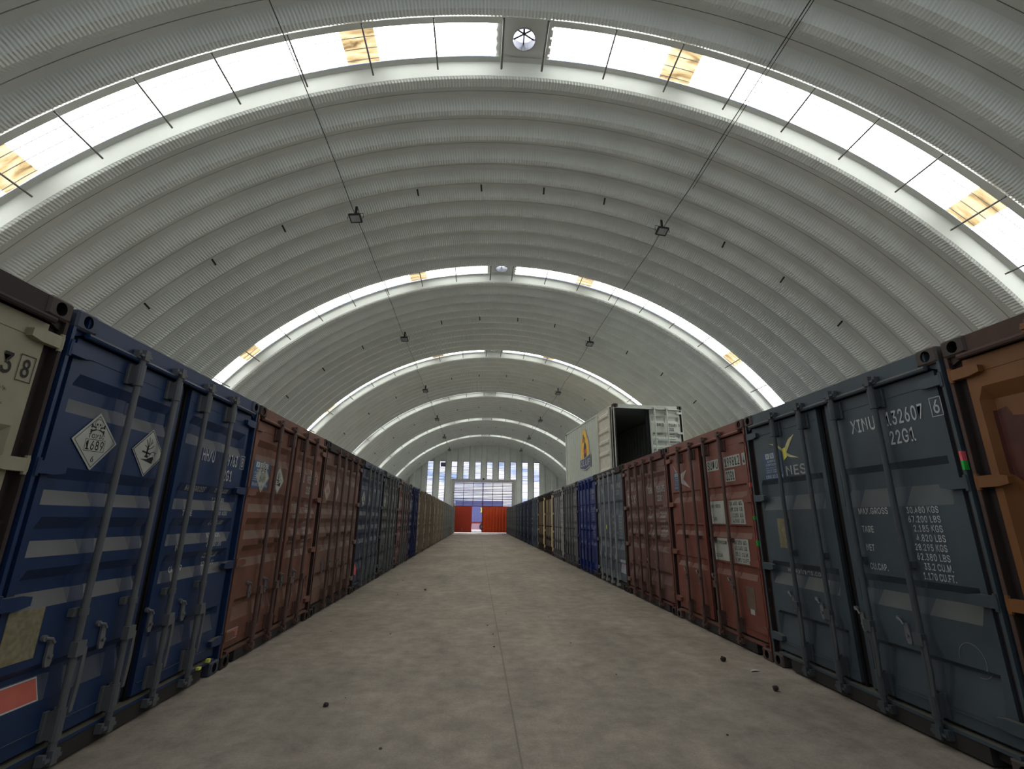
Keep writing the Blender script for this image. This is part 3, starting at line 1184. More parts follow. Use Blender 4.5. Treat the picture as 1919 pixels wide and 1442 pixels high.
def container(loc, rotz, paint, label, style='five', far=False, cast=None, post=None, group=None, hw=None, mid=0.82, open_left=False, channel=None):
    t = thing('shipping_container', loc, rotz, label, 'shipping container', group)
    hw = hw or paint
    obj('body', with_mats('body', lambda: clone(BODY_V), paint), t)
    obj('frame', with_mats('frame', lambda: clone(FRAME_V), [post or paint, channel or dark_post, sill_m]), t)
    obj('plywood_floor', WF, t)
    cm_ = with_mats('corner_casting', lambda: None, cast or cast_m) if ('corner_casting', ((cast or cast_m).name,)) in CACHE else None
    if cm_ is None:
        cm_ = casting_me('corner_casting', cast or cast_m)
        CACHE[('corner_casting', ((cast or cast_m).name,))] = cm_
    for x, z in ((0, CHT - 0.118), (CW - 0.162, CHT - 0.118), (0, 0), (CW - 0.162, 0)):
        obj('corner_casting', cm_, t, (x, -0.004, z))
        obj('corner_casting', cm_, t, (x + 0.162, CL + 0.004, z), math.pi)
    doors = []
    for side in (0, 1):
        st = style if isinstance(style, str) else style[side]
        d = obj('door', with_mats('door_%s_%d' % (st, side), lambda: door_me(st, side), paint), t)
        doors.append(d)
        obj('gasket', with_mats('gasket_%d' % side, lambda: gasket_me(side), black_m), d)
        if open_left and side == 0:
            continue
        for i in (0, 1):
            u = BARS[side * 2 + i]
            b_ = obj('locking_bar', with_mats('bar_%.2f_%.2f' % (u, mid), lambda: bar_me(u, mid, i), hw), d)
            obj('handle', with_mats('handle_%.2f' % u, lambda: handle_me(u, 1), hw), d)
            ru = u - 0.13 if i == 0 else u - 0.16
            obj('handle_retainer', with_mats('retainer_%.2f' % ru, lambda: retainer_me(ru), galv_m if not far else hw), d)
        for z in (2.35, 1.66, 0.955, 0.28):
            obj('hinge', with_mats('hinge_%d_%.2f' % (side, z), lambda: hinge_me(side, z), paint), d)
    return t, doors


XL_, XR_ = -2.3944, 3.1026
YL0, YR0, PL, PR = 2.7482, 2.8344, 2.4704, 2.4732


def left_pos(k):
    return (XL_, YL0 + k * PL + 0.014, 0)


def right_pos(k):
    return (XR_, YR0 + (k + 1) * PR - 0.018, 0)


LROT, RROT = math.pi / 2, -math.pi / 2

# paints (linear albedo)
P_ = {
    'cream': mat('paint_cream', (0.27, 0.25, 0.17), 0.55, rust=0.25, noise=0.1),
    'blue': mat('paint_royal_blue', (0.012, 0.030, 0.084), 0.4, rust=0.03, dust=0.9, noise=0.12),
    'rust': mat('paint_rust_brown', (0.145, 0.062, 0.043), 0.5, rust=0.05, dust=0.5, noise=0.18),
    'brown': mat('paint_dull_brown', (0.14, 0.08, 0.06), 0.6, rust=0.10, dust=0.5, noise=0.15),
    'navy': mat('paint_navy', (0.026, 0.038, 0.07), 0.45, rust=0.08, dust=0.55),
    'slate': mat('paint_slate', (0.065, 0.07, 0.068), 0.55, rust=0.16, dust=0.4),
    'maroon': mat('paint_maroon', (0.13, 0.055, 0.05), 0.5, rust=0.08, dust=0.4),
    'deepblue': mat('paint_deep_blue', (0.014, 0.02, 0.075), 0.45, dust=0.3),
    'tan': mat('paint_tan', (0.175, 0.138, 0.10), 0.6, rust=0.15, dust=0.3),
    'khaki': mat('paint_khaki', (0.22, 0.185, 0.135), 0.6, rust=0.12, dust=0.3),
    'grey': mat('paint_grey', (0.19, 0.19, 0.18), 0.6, rust=0.12, dust=0.3),
    'orange': mat('paint_orange_brown', (0.19, 0.078, 0.024), 0.5, rust=0.04, dust=0.3, noise=0.1),
    'bluegrey': mat('paint_blue_grey', (0.052, 0.070, 0.084), 0.5, rust=0.03, dust=0.75, noise=0.2, scale=2.5),
    'sud': mat('paint_brick_red', (0.175, 0.056, 0.04), 0.45, rust=0.03, dust=0.55, noise=0.1),
    'tg': mat('paint_maroon_brown', (0.14, 0.068, 0.06), 0.5, rust=0.06, dust=0.5),
    'steelblue': mat('paint_steel_blue', (0.085, 0.105, 0.13), 0.5, rust=0.08, dust=0.4),
    'brightblue': mat('paint_bright_blue', (0.014, 0.026, 0.14), 0.4, dust=0.3),
    'dgrey': mat('paint_dark_grey', (0.11, 0.11, 0.11), 0.55, rust=0.08, dust=0.3),
    'lgrey': mat('paint_light_grey', (0.30, 0.29, 0.28), 0.55, rust=0.12, dust=0.2),
    'yellow': mat('paint_beige_yellow', (0.5, 0.38, 0.22), 0.5, noise=0.06, dust=0.1),
    'charcoal': mat('paint_charcoal_blue', (0.06, 0.07, 0.08), 0.5, rust=0.06, dust=0.3),
    'pale': mat('paint_pale_green', (0.44, 0.47, 0.41), 0.55, rust=0.03, dust=0.1, noise=0.06),
}
dark_post = mat('post_dark', (0.03, 0.021, 0.019), 0.7, rust=0.3)
sill_m = mat('grimy_sill', (0.030, 0.028, 0.026), 0.75, rust=0.25)
hw_grey = mat('bar_grey', (0.10, 0.105, 0.11), 0.5, rust=0.12)
hw_brown = mat('bar_brown', (0.10, 0.06, 0.05), 0.55, rust=0.2)

# ---------------- left row
LEFT = {}
t, d = container(left_pos(-1), LROT, P_['cream'], 'cream shipping container with a boxed number 8, cut by the left edge of the picture', 'two', post=dark_post)
mb = MB()
write(mb, '03', 2.085, 2.215, 2.10, 2.215, 0, 0)
write(mb, '8', 2.27, 2.315, 2.105, 2.205, 0, 0)
stroke(mb, [(2.25, 2.085), (2.335, 2.085), (2.335, 2.225), (2.25, 2.225)], 0.004, 0, 0, True)
surface_text(mb, 'two', 1, 'lettering', [ink_m], d[1])
LEFT[-1] = t

t, d = container(left_pos(0), LROT, P_['blue'], 'royal blue shipping container with two large hazard diamonds, nearest complete one of the left row', 'five', cast=bluecast_m, hw=hw_grey, channel=P_['blue'])
toxic_placard(d[0], 0.395, 1.855, 0.18, 0.05)
fish_placard(d[0], 0.90, 1.853, 0.172, -0.03)
mb = id_marks(d[1], 'five', ('HHXU', '309763'), '22G1', '8', None, u=(1.60, 1.80, 1.94, 2.22, 2.325), z=(1.935, 0))
weights(mb, [('MAX.GROSS', '30,480 KGS'), ('', '67,200 LBS')], 1.615, 0.083, 1.46, 1.92)
weights(mb, [('TARE', '2,200 KGS'), ('', '4,850 LBS')], 1.41, 0.083, 1.46, 1.92)
weights(mb, [('', '28,280 KGS'), ('NET', '62,350 LBS')], 1.215, 0.08, 1.46, 1.92)
weights(mb, [('', '33.2 CU.M'), ('CU.CAP', '1,170 CU.FT')], 1.045, 0.075, 1.46, 1.92)
surface_text(mb, 'five', 1, 'lettering', [wtext_m], d[1])
pl = MB()
pl.box(0.125, 0.345, YD - 0.004, YD + 0.002, 0.645, 0.905)
obj('data_plate', (pl, mat('plate_bronze', (0.20, 0.18, 0.11), 0.45, noise=0.3, scale=30)), d[0])['label'] = 'dull bronze rivetted data plate'
pl = MB()
patch(pl, 0.125, 0.455, 0.405, 0.525, 0.0, 1)
patch(pl, 0.132, 0.448, 0.412, 0.518, 0.001, 0)
surface_text(pl, 'five', 0, 'faded_label', [mat('label_red', (0.42, 0.10, 0.07), 0.6), wtext_m], d[0])
sl = MB()
sl.box(2.20, 2.23, -0.02, 0.01, 0.14, 0.17)
sl.box(2.05, 2.09, -0.02, 0.01, 0.12, 0.14)
obj('seal', (sl, brass_m), t)

t, d = container(left_pos(1), LROT, P_['rust'], 'rust-brown shipping container right behind the royal blue one in the left row', 'five', cast=dark_post, hw=hw_brown, post=P_['rust'], mid=1.12)
abc_sticker(d[0], 0.11, 0.53, 1.71, 2.005, 'five', 0)
toxic_placard(d[0], 0.36, 1.84, 0.172, 0.0)
fish_placard(d[0], 0.81, 1.838, 0.165, 0.0)
mb = id_marks(d[1], 'five', ('TCKU', '905164'), '22G1', '2', None, boxed=False, u=(1.50, 1.69, 1.80, 2.08, 2.20), z=(1.925, 0))
weights(mb, W_STD, 1.545, 0.075, 1.40, 1.88, h=0.04)
surface_text(mb, 'five', 1, 'lettering', [wtext_m], d[1])
pl = MB()
patch(pl, 0.10, 0.32, 0.225, 0.325, 0.0, 1)
patch(pl, 0.106, 0.314, 0.232, 0.318, 0.001, 0)
surface_text(pl, 'five', 0, 'faded_label', [mat('label_orange', (0.42, 0.13, 0.09), 0.6), wtext_m], d[0])

t, d = container(left_pos(2), LROT, P_['brown'], 'dull brown shipping container third from the front of the left row, pale diamonds', 'five', cast=dark_post, hw=hw_brown, post=dark_post, mid=1.12)
faded_m = mat('faded_vinyl', (0.33, 0.25, 0.20), 0.6)
for uc in (0.30, 0.80):
    pl = MB()
    pl.prism_xz([(uc, 1.99), (uc + 0.17, 1.82), (uc, 1.65), (uc - 0.17, 1.82)], YD - 0.006, YD - 0.003)
    stroke(pl, [(uc, 1.97), (uc + 0.15, 1.82), (uc, 1.67), (uc - 0.15, 1.82)], 0.008, YD - 0.0065, 1, True)
    write(pl, '1689', uc - 0.07, uc + 0.07, 1.79, 1.85, YD - 0.0065, 1)
    obj('hazard_placard', (pl, [faded_m, mat('faded_ink', (0.12, 0.08, 0.07), 0.7)]), d[0])

t, d = container(left_pos(3), LROT, P_['navy'], 'dark navy shipping container with two white fish-and-tree diamonds and a red floor-level label', 'five', cast=dark_post, hw=hw_grey, post=P_['navy'])
fish_placard(d[0], 0.36, 1.80, 0.17)
fish_placard(d[0], 0.86, 1.80, 0.165)
pl = MB()
patch(pl, 0.11, 0.3, 0.30, 0.56, 0.0, 0)
write(pl, '7', 0.17, 0.22, 0.34, 0.42, 0.001, 1)
surface_text(pl, 'five', 0, 'red_label', [mat('label_red2', (0.6, 0.06, 0.06), 0.6), wtext_m], d[0])

far_left = [
    (4, 'slate', 'dark slate grey shipping container between the navy and the maroon ones, left row', 1),
    (5, 'maroon', 'maroon shipping container with a white diamond, between slate and deep blue ones, left row', 1),
    (6, 'deepblue', 'deep blue shipping container just before the tan ones in the left row', 1),
    (7, 'tan', 'tan shipping container next to the deep blue one in the left row', 0),
    (8, 'tan', 'tan shipping container in the middle of the three darker tan ones, left row', 0),
    (9, 'tan', 'tan shipping container, last of the three darker tan ones in the left row', 0),
    (10, 'khaki', 'khaki shipping container, first of the three paler ones in the left row', 0),
    (11, 'khaki', 'khaki shipping container, middle of the three paler ones in the left row', 0),
    (12, 'khaki', 'khaki shipping container, last of the three paler ones in the left row', 0),
    (13, 'grey', 'grey shipping container right after the khaki ones in the left row', 0),
    (14, 'grey', 'grey shipping container second after the khaki ones in the left row', 0),
    (15, 'grey', 'grey shipping container third after the khaki ones in the left row', 0),
    (16, 'grey', 'grey shipping container fourth after the khaki ones in the left row', 0),
    (17, 'grey', 'grey shipping container fifth after the khaki ones in the left row', 0),
    (18, 'grey', 'grey shipping container in the left row, second from the far wall', 0),
    (19, 'grey', 'grey shipping container in the left row, nearest the far wall', 0),
]
for k, pn_, lab, plc in far_left:
    t, d = container(left_pos(k), LROT, P_[pn_], lab, 'five', far=True, cast=dark_post if k < 10 else P_[pn_], hw=P_[pn_] if k > 5 else hw_grey, mid=1.12)
    if plc:
        fish_placard(d[0], 0.30, 1.82, 0.16)
        fish_placard(d[0], 0.80, 1.82, 0.16)
        mb = id_marks(d[1], 'five', ('TCKU', '512390' if k == 4 else '770214'), '22G1', None, None, z=(1.93, 0))
        weights(mb, W_STD, 1.52, 0.08)
        surface_text(mb, 'five', 1, 'lettering', [wtext_m], d[1])

# ---------------- right row
t, d = container(right_pos(-1), RROT, P_['orange'], 'orange-brown shipping container with maroon repaint patch, cut by the right edge of the picture', 'one', post=rustpost_m)
mb = MB()
poly(mb, [(0.155, 2.085), (0.22, 2.10), (0.245, 2.04), (0.42, 2.02), (0.60, 2.06), (0.80, 1.9), (0.75, 1.55), (0.5, 1.3), (0.40, 1.45), (0.30, 1.52), (0.24, 1.62), (0.155, 1.70)], 0.0, 0)
surface_text(mb, 'one', 0, 'repaint_patch', [mat('repaint_maroon', (0.075, 0.02, 0.014), 0.4, noise=0.25, scale=8)], d[0], 0.003)
mb = MB()
write(mb, 'C R O', 0.325, 0.62, 1.975, 2.03, 0, 0)
write(mb, 'tribution', 0.345, 0.62, 1.915, 1.96, 0, 0)
surface_text(mb, 'one', 0, 'lettering', [wtext_m], d[0], 0.006)

t, d = container(right_pos(0), RROT, P_['bluegrey'], 'dark blue-grey shipping container marked 132607, nearest complete one of the right row', 'two', cast=mat('casting_grey_rust', (0.075, 0.058, 0.052), 0.7, rust=0.35), hw=mat('bar_blue_grey', (0.06, 0.07, 0.075), 0.5, rust=0.06), mid=1.10)
mb = id_marks(d[1], 'two', ('XINU', '132607'), '22G1', '6', None, u=(1.54, 1.79, 1.90, 2.215, 2.318), z=(2.18, 0))
mb_id = mb
mb = MB()
for i, (lab, z) in enumerate((('MAX.GROSS', 1.475), ('TARE', 1.335), ('NET', 1.195), ('CU.CAP.', 1.055))):
    write(mb, lab, (1.485, 1.49, 1.50, 1.505)[i], (1.485, 1.49, 1.50, 1.505)[i] + (0.29, 0.115, 0.08, 0.17)[i], z, z + 0.05, 0, 0)
for i, (v, a, b_) in enumerate((('30.480 KGS', 1.94, 2.19), ('67.200 LBS', 1.94, 2.19), ('2.185 KGS', 1.97, 2.19), ('4.820 LBS', 1.975, 2.195), ('28.295 KGS', 1.95, 2.19),
                                ('62.380 LBS', 1.95, 2.195), ('33.2 CU.M.', 1.99, 2.20), ('1.170 CU.FT.', 1.97, 2.205))):
    write(mb, v, a, b_, 1.477 - 0.0635 * i, 1.524 - 0.0635 * i, 0, 0)
surface_text(mb_id, 'two', 1, 'serial_number', [wtext_m], d[1])
surface_text(shift(mb, -0.03), 'two', 1, 'lettering', [wtext_m], d[1])
mb = MB()
yl_m = mat('emblem_yellow', (0.50, 0.47, 0.25), 0.6)
poly(mb, [(0.37, 2.222), (0.50, 2.20), (0.60, 2.13), (0.62, 2.075), (0.56, 2.13), (0.47, 2.185)], 0, 0)
poly(mb, [(0.80, 2.26), (0.70, 2.22), (0.64, 2.16), (0.60, 2.07), (0.615, 2.06), (0.68, 2.13), (0.74, 2.20)], 0, 0)
poly(mb, [(0.60, 2.075), (0.70, 2.04), (0.83, 2.02), (0.70, 2.065), (0.62, 2.11)], 0.001, 0)
poly(mb, [(0.585, 2.14), (0.64, 2.15), (0.645, 2.05), (0.59, 2.02)], 0.0015, 1)
write(mb, 'NES', 0.60, 0.90, 1.86, 1.96, 0, 2)
write(mb, 'www.xines.com', 0.33, 0.88, 0.925, 0.975, 0, 2)
surface_text(mb, 'two', 0, 'emblem', [yl_m, mat('emblem_bright', (0.75, 0.7, 0.12), 0.6), mat('faded_white', (0.30, 0.31, 0.30), 0.7)], d[0])
abc_sticker(d[0], 0.235, 0.555, 1.835, 2.135, 'two', 0)
pl = MB()
pl.box(0.33, 0.52, YD - 0.004, YD + 0.002, 1.155, 1.445)
obj('data_plate', (pl, mat('plate_olive', (0.17, 0.15, 0.09), 0.5, noise=0.3, scale=25)), d[0])['label'] = 'olive rivetted data plate'
sp_ = MB()
stroke(sp_, [(2.16 + 0.085 * math.cos(math.radians(a_)), 0.58 + 0.10 * math.sin(math.radians(a_))) for a_ in range(-100, 200, 15)], 0.004, 0, 0)
surface_text(sp_, 'two', 1, 'chalk_mark', [mat('chalk', (0.20, 0.22, 0.22), 0.9)], d[1])
tg = MB()
tg.box(CW - 0.012, CW + 0.004, -0.004, 0.03, 1.80, 1.86, 0)
tg.box(CW - 0.012, CW + 0.004, -0.004, 0.03, 1.74, 1.80, 1)
obj('marker_tape', (tg, [pink_m, green_m]), t)

t, d = container(right_pos(1), RROT, P_['sud'], 'brick red shipping container with white data labels and number 199812, right row', 'three', cast=mat('casting_red_rust', (0.10, 0.06, 0.05), 0.7, rust=0.3), hw=hw_brown, mid=1.17)
mb = MB()
for a, b_, s_ in ((1.40, 1.72, 'SUDU'), (1.87, 2.255, '199812'), (2.30, 2.37, '4')):
    patch(mb, a, b_, 2.06, 2.20, 0, 1)
    write(mb, s_, a + 0.02, b_ - 0.02, 2.075, 2.185, 0.001, 0)
patch(mb, 1.87, 2.10, 1.89, 2.03, 0, 1)
write(mb, '22G1', 1.89, 2.08, 1.905, 2.015, 0.001, 0)
for a, b_, z0, z1 in ((1.385, 1.75, 1.38, 1.665), (1.875, 2.22, 1.38, 1.66), (1.385, 1.755, 0.935, 1.205), (1.87, 2.22, 0.93, 1.21)):
    patch(mb, a, b_, z0, z1, 0, 1)
for s_, a, b_, z in (('MAX. GROSS', 1.41, 1.66, 1.58), ('TARE', 1.42, 1.54, 1.42), ('MAX. PAYLOAD', 1.40, 1.72, 1.13), ('CU.CAP.', 1.42, 1.60, 0.97),
                     ('30.480  KG.', 1.90, 2.19, 1.60), ('67.200  LB.', 1.90, 2.19, 1.53), ('2.250  KG.', 1.94, 2.19, 1.46), ('4.960  LB.', 1.94, 2.19, 1.395),
                     ('28.230  KG.', 1.90, 2.19, 1.145), ('62.240  LB.', 1.90, 2.19, 1.08), ('33.2  CU.M.', 1.91, 2.19, 1.01), ('1.170  CU.FT.', 1.90, 2.20, 0.945)):
    write(mb, s_, a, b_, z, z + 0.045, 0.001, 0)
surface_text(shift(mb, -0.018), 'three', 1, 'lettering', [ink_m, white_m], d[1], 0.0045)
pl = MB()
pl.box(2.03, 2.20, YD - 0.004, YD + 0.002, 0.45, 0.69)
pl.box(2.08, 2.165, YD - 0.005, YD - 0.003, 0.40, 0.455, 1)
obj('data_plate', (pl, [mat('plate_brown', (0.14, 0.10, 0.08), 0.5), white_m]), d[1])['label'] = 'brown data plate with a white sticker below'
tg = MB()
tg.box(CW - 0.012, CW + 0.003, -0.004, 0.03, 1.79, 1.84, 0)
tg.box(CW - 0.012, CW + 0.003, -0.004, 0.03, 1.43, 1.47, 1)
tg.box(CW - 0.012, CW + 0.003, -0.004, 0.03, 1.15, 1.21, 1)
obj('marker_tape', (tg, [pink_m, green_m]), t)
star = MB()
poly(star, [(0.22, 2.27), (0.42, 2.10), (0.72, 2.16), (0.58, 2.03), (0.80, 1.88), (0.52, 1.96), (0.42, 2.02)], 0, 0)
surface_text(star, 'three', 0, 'emblem', [mat('emblem_white', (0.42, 0.37, 0.35), 0.7)], d[0])
abc_sticker(d[0], 0.23, 0.49, 1.875, 2.15, 'three', 0)

t, d = container(right_pos(2), RROT, P_['tg'], 'maroon-brown shipping container marked 051475, behind the brick red one in the right row', 'five', cast=dark_post, hw=hw_brown, mid=1.12, post=mat('post_maroon', (0.11, 0.035, 0.03), 0.6))
mb = id_marks(d[1], 'five', ('TGHU', '051475'), '22G1', None, None, u=(1.45, 1.70, 1.90, 2.27, 2.3), z=(1.94, 0))
weights(mb, W_STD, 1.60, 0.075, 1.40, 1.93, h=0.042)
surface_text(mb, 'five', 1, 'lettering', [wtext_m], d[1])
mb = MB()
write(mb, 'tex', 0.22, 0.75, 1.70, 1.95, 0, 0)
surface_text(mb, 'five', 0, 'emblem', [mat('emblem_pale', (0.38, 0.33, 0.32), 0.7)], d[0])
pl = MB()
stroke(pl, [(2.05, 0.86), (2.13, 0.86), (2.11, 0.80), (2.08, 0.74), (2.06, 0.80)], 0.006, 0, 0, True)
surface_text(pl, 'five', 1, 'triangle_mark', [mat('mark_rose', (0.35, 0.2, 0.18), 0.7)], d[1])

t, d = container(right_pos(3), RROT, P_['steelblue'], 'steel blue shipping container marked 167643 with a white label near the floor, right row', 'two', cast=dark_post, hw=mat('bar_light', (0.25, 0.26, 0.27), 0.5, rust=0.1), post=dark_post, mid=1.12)
mb = id_marks(d[1], 'two', ('XINU', '167643'), '22G1', None, None, u=(1.45, 1.68, 1.86, 2.20, 2.3), z=(2.17, 0))
for i in range(8):
    write(mb, ('30.480 KGS', '67.200 LBS', '2.185 KGS', '4.820 LBS', '28.295 KGS', '62.380 LBS', '33.2 CU.M.', '1.170 CU.FT.')[i], 1.93, 2.19, 1.477 - 0.0635 * i, 1.524 - 0.0635 * i, 0, 0)
for lab, z in (('MAX.GROSS', 1.475), ('TARE', 1.335), ('NET', 1.195), ('CU.CAP.', 1.055)):
    write(mb, lab, 1.46, 1.46 + 0.03 * len(lab), z, z + 0.05, 0, 0)
surface_text(mb, 'two', 1, 'lettering', [wtext_m], d[1])
pl = MB()
patch(pl, 1.92, 2.30, 0.33, 0.60, 0, 0)
write(pl, 'L5', 1.96, 2.08, 0.42, 0.50, 0.001, 1)
surface_text(pl, 'two', 1, 'white_label', [mat('label_grey', (0.32, 0.34, 0.37), 0.6), pink_m], d[1])
pl = MB()
patch(pl, 0.90, 0.965, 1.21, 1.31, 0, 0)
surface_text(pl, 'two', 0, 'yellow_tag', [brass_m], d[0], 0.01)
mb = MB()
poly(mb, [(0.50, 2.22), (0.60, 2.10), (0.72, 2.05), (0.62, 2.13)], 0, 0)
poly(mb, [(0.72, 2.22), (0.62, 2.12), (0.55, 2.0), (0.64, 2.1)], 0, 0)
surface_text(mb, 'two', 0, 'emblem', [wtext_m], d[0])

t, d = container(right_pos(4), RROT, P_['brightblue'], 'bright blue shipping container with white weight lettering under the stacked pale one, right row', 'three', cast=dark_post, hw=P_['brightblue'], mid=1.12)
mb = id_marks(d[1], 'three', ('CLHU', '289405'), '22G1', None, None, z=(2.17, 0))
weights(mb, W_STD[:4], 1.62, 0.07)
weights(mb, W_STD[4:], 1.16, 0.07)
surface_text(mb, 'three', 1, 'lettering', [wtext_m], d[1])

far_right = [
    (5, 'dgrey', 'dark grey shipping container between the bright blue and the light grey ones, right row', 'three', 1),
    (6, 'lgrey', 'light grey shipping container just before the two beige-yellow ones, right row', 'three', 1),
    (7, 'yellow', 'beige-yellow shipping container beside the light grey one, right row', 'flat', 2),
    (8, 'yellow', 'beige-yellow shipping container, farther of the two in the right row', 'flat', 2),
    (9, 'steelblue', 'grey-blue shipping container right after the beige-yellow ones, right row', 'five', 0),
    (10, 'navy', 'navy shipping container second after the beige-yellow ones, right row', 'five', 0),
    (11, 'navy', 'navy shipping container third after the beige-yellow ones, right row', 'five', 0),
    (12, 'navy', 'navy shipping container fourth after the beige-yellow ones, right row', 'five', 0),
    (13, 'charcoal', 'charcoal shipping container fifth after the beige-yellow ones, right row', 'five', 0),
    (14, 'charcoal', 'charcoal shipping container sixth after the beige-yellow ones, right row', 'five', 0),
    (15, 'dgrey', 'dark grey shipping container fifth from the far wall, right row', 'five', 0),
    (16, 'dgrey', 'dark grey shipping container fourth from the far wall, right row', 'five', 0),
    (17, 'dgrey', 'dark grey shipping container third from the far wall, right row', 'five', 0),
    (18, 'dgrey', 'dark grey shipping container second from the far wall, right row', 'five', 0),
    (19, 'dgrey', 'dark grey shipping container nearest the far wall, right row', 'five', 0),
]
for k, pn_, lab, st, plc in far_right:
    t, d = container(right_pos(k), RROT, P_[pn_], lab, st, far=True, cast=dark_post, hw=hw_grey if k in (5, 6) else (dark_post if pn_ == 'yellow' else P_[pn_]), post=dark_post if pn_ == 'yellow' else None, mid=1.12)
    if plc == 1:
        mb = id_marks(d[1], st, ('GESU', '310877' if k == 5 else '402915'), '22G1', None, None, z=(2.1, 0))
        weights(mb, W_STD[:4], 1.62, 0.07)
        surface_text(mb, st, 1, 'lettering', [wtext_m if k == 5 else ink_m], d[1])

# ---------------- pale container lying on top of the right row, left door swung round against its side
t, d = container((4.42, 15.14, CHT + 0.004), math.radians(5.0), P_['pale'], 'pale green-grey shipping container stacked on the right row with one door open', 'five',
                 cast=dark_post, hw=P_['pale'], mid=0.70, open_left=True, post=P_['pale'])
# swing: the leaf turns through 270 degrees about its hinge post
d[0].rotation_euler = (0, 0, math.radians(90))
d[0].location = (-0.02, -0.03, 0)
inn = MB()
ius = [0.075, 0.13, 0.17, 1.08, 1.12, 1.175]
izs = [DZ0, 0.30, 0.36, 0.44, 0.50, 0.86, 0.92, 1.0, 1.06, 1.24, 1.30, 1.38, 1.44, 1.62, 1.68, 1.76, 1.82, 2.12, 2.18, 2.26, 2.32, DZ1]
iv = []
for i_, u_ in enumerate(ius):
    for j_, z_ in enumerate(izs):
        hi = 1.0 if (j_ % 4) in (2, 3) and 1 < i_ < 4 else 0.0
        iv.append((u_, YD + 0.08 + 0.05 * hi, z_))
wz = len(izs)
inn.add(iv, [(i_ * wz + j_, (i_ + 1) * wz + j_, (i_ + 1) * wz + j_ + 1, i_ * wz + j_ + 1) for i_ in range(len(ius) - 1) for j_ in range(wz - 1)])
inn.box(1.15, 1.19, YD, YD + 0.13, DZ0, DZ1)
inn.box(0.07, 0.10, YD, YD + 0.11, DZ0, DZ1)
obj('inner_face', (inn, mat('door_lining', (0.50, 0.475, 0.40), 0.6)), d[0])['label'] = 'cream ribbed inner face of the door leaf'
mb = id_marks(d[1], 'five', ('RWLU', '831416'), '22G1', '0', None, boxed=False, u=(1.52, 1.76, 1.90, 2.22, 2.31), z=(1.93, 0))
weights(mb, W_STD, 1.60, 0.09, 1.40, 1.90, h=0.05)
surface_text(mb, 'five', 1, 'lettering', [ink_m], d[1])
tg = MB()
tg.box(1.535, 1.60, YD - 0.075, YD - 0.06, 0.62, 0.74)
obj('yellow_tag', (tg, brass_m), d[1])
hb = MB()
hb.box(1.13, 1.40, YD - 0.07, YD - 0.045, 0.78, 0.90)
obj('lock_plate', (hb, galv_m), d[1])
lgm = MB()
# emblem on the corridor side: arched yellow field, dark bottle, lettered block (side wall local: y along the wall, x = 0)
E_ = MB()
yel = [(0.0, 0.25), (0.0, 1.05), (0.08, 1.2), (0.2, 1.28), (0.25, 1.50), (0.38, 1.62), (0.55, 1.62), (0.68, 1.50), (0.74, 1.25), (0.90, 1.05), (0.98, 0.85), (0.98, 0.25)]
poly(E_, [(0.49 + (x - 0.49) * 1.07, 0.9 + (z - 0.9) * 1.05) for x, z in yel], 0.0, 1)
poly(E_, yel, 0.002, 0)
poly(E_, [(0.38, 0.25), (0.36, 0.7), (0.42, 0.9), (0.47, 1.0), (0.47, 1.25), (0.57, 1.25), (0.57, 1.0), (0.66, 0.88), (0.70, 0.7), (0.70, 0.25)], 0.004, 2)
poly(E_, [(0.26, 0.98), (0.38, 1.02), (0.44, 1.34), (0.34, 1.42), (0.28, 1.2)], 0.004, 2)
poly(E_, [(0.42, 0.46), (0.66, 0.46), (0.66, 0.66), (0.42, 0.66)], 0.006, 3)
poly(E_, [(-0.14, -0.22), (0.5, -0.34), (1.14, -0.20), (1.16, 0.40), (0.55, 0.26), (-0.14, 0.24)], 0.006, 1)
poly(E_, [(-0.10, -0.18), (0.5, -0.29), (1.10, -0.16), (1.12, 0.35), (0.55, 0.22), (-0.10, 0.20)], 0.008, 4)
write(E_, 'OLUF', -0.04, 1.06, -0.13, 0.17, 0.010, 1)
vv = []
em = MB()
for (x, y, z) in E_.v:
    em.v.append((-0.006 - y, 3.75 - x * 1.05, 0.95 + z * 0.82))
em.f, em.mi = E_.f, E_.mi
obj('emblem', (em, [mat('emblem_orange', (0.75, 0.42, 0.04), 0.5), white_m, mat('bottle_dark', (0.05, 0.035, 0.03), 0.5), mat('bottle_red', (0.45, 0.08, 0.07), 0.5),
                    mat('block_navy', (0.05, 0.06, 0.14), 0.5)]), t)

# ------------------------------------------------------------------ roof furniture
BR_ANG = [-47.5, -38.8, -29.9, -20.7, -12.8, -4.6, 3.6, 11.7, 19.5, 28.3, 37.0, 45.9]
hang = MB()
hang.box(-0.02, 0.02, -0.006, 0.006, -0.20, 0.0)
hang_me = hang.mesh('hanger_strip', steel_m)
ROWS = ['first', 'second', 'third', 'fourth', 'fifth', 'sixth']
for k in range(0, 6):
    y = B0 + PER * k + 1.59 + 4 * 0.673
    for a in BR_ANG:
        if abs(a + 20.7) < 0.5 or abs(a - 19.5) < 0.5:
            continue
        x, z = arch_pt(a, RR + 0.16)
        o = obj('hanger_strip', hang_me, None, (x, y, z))
        o.rotation_euler = (0, math.radians(a), math.radians(random.uniform(-12, 12)))
        o.rotation_euler.rotate_axis('Y', 0)
        tag(o, 'short dark strip hanging under the %s roof bay from the camera' % ROWS[k], 'hanger strip', 'hanger strips of the %s bay' % ROWS[k])


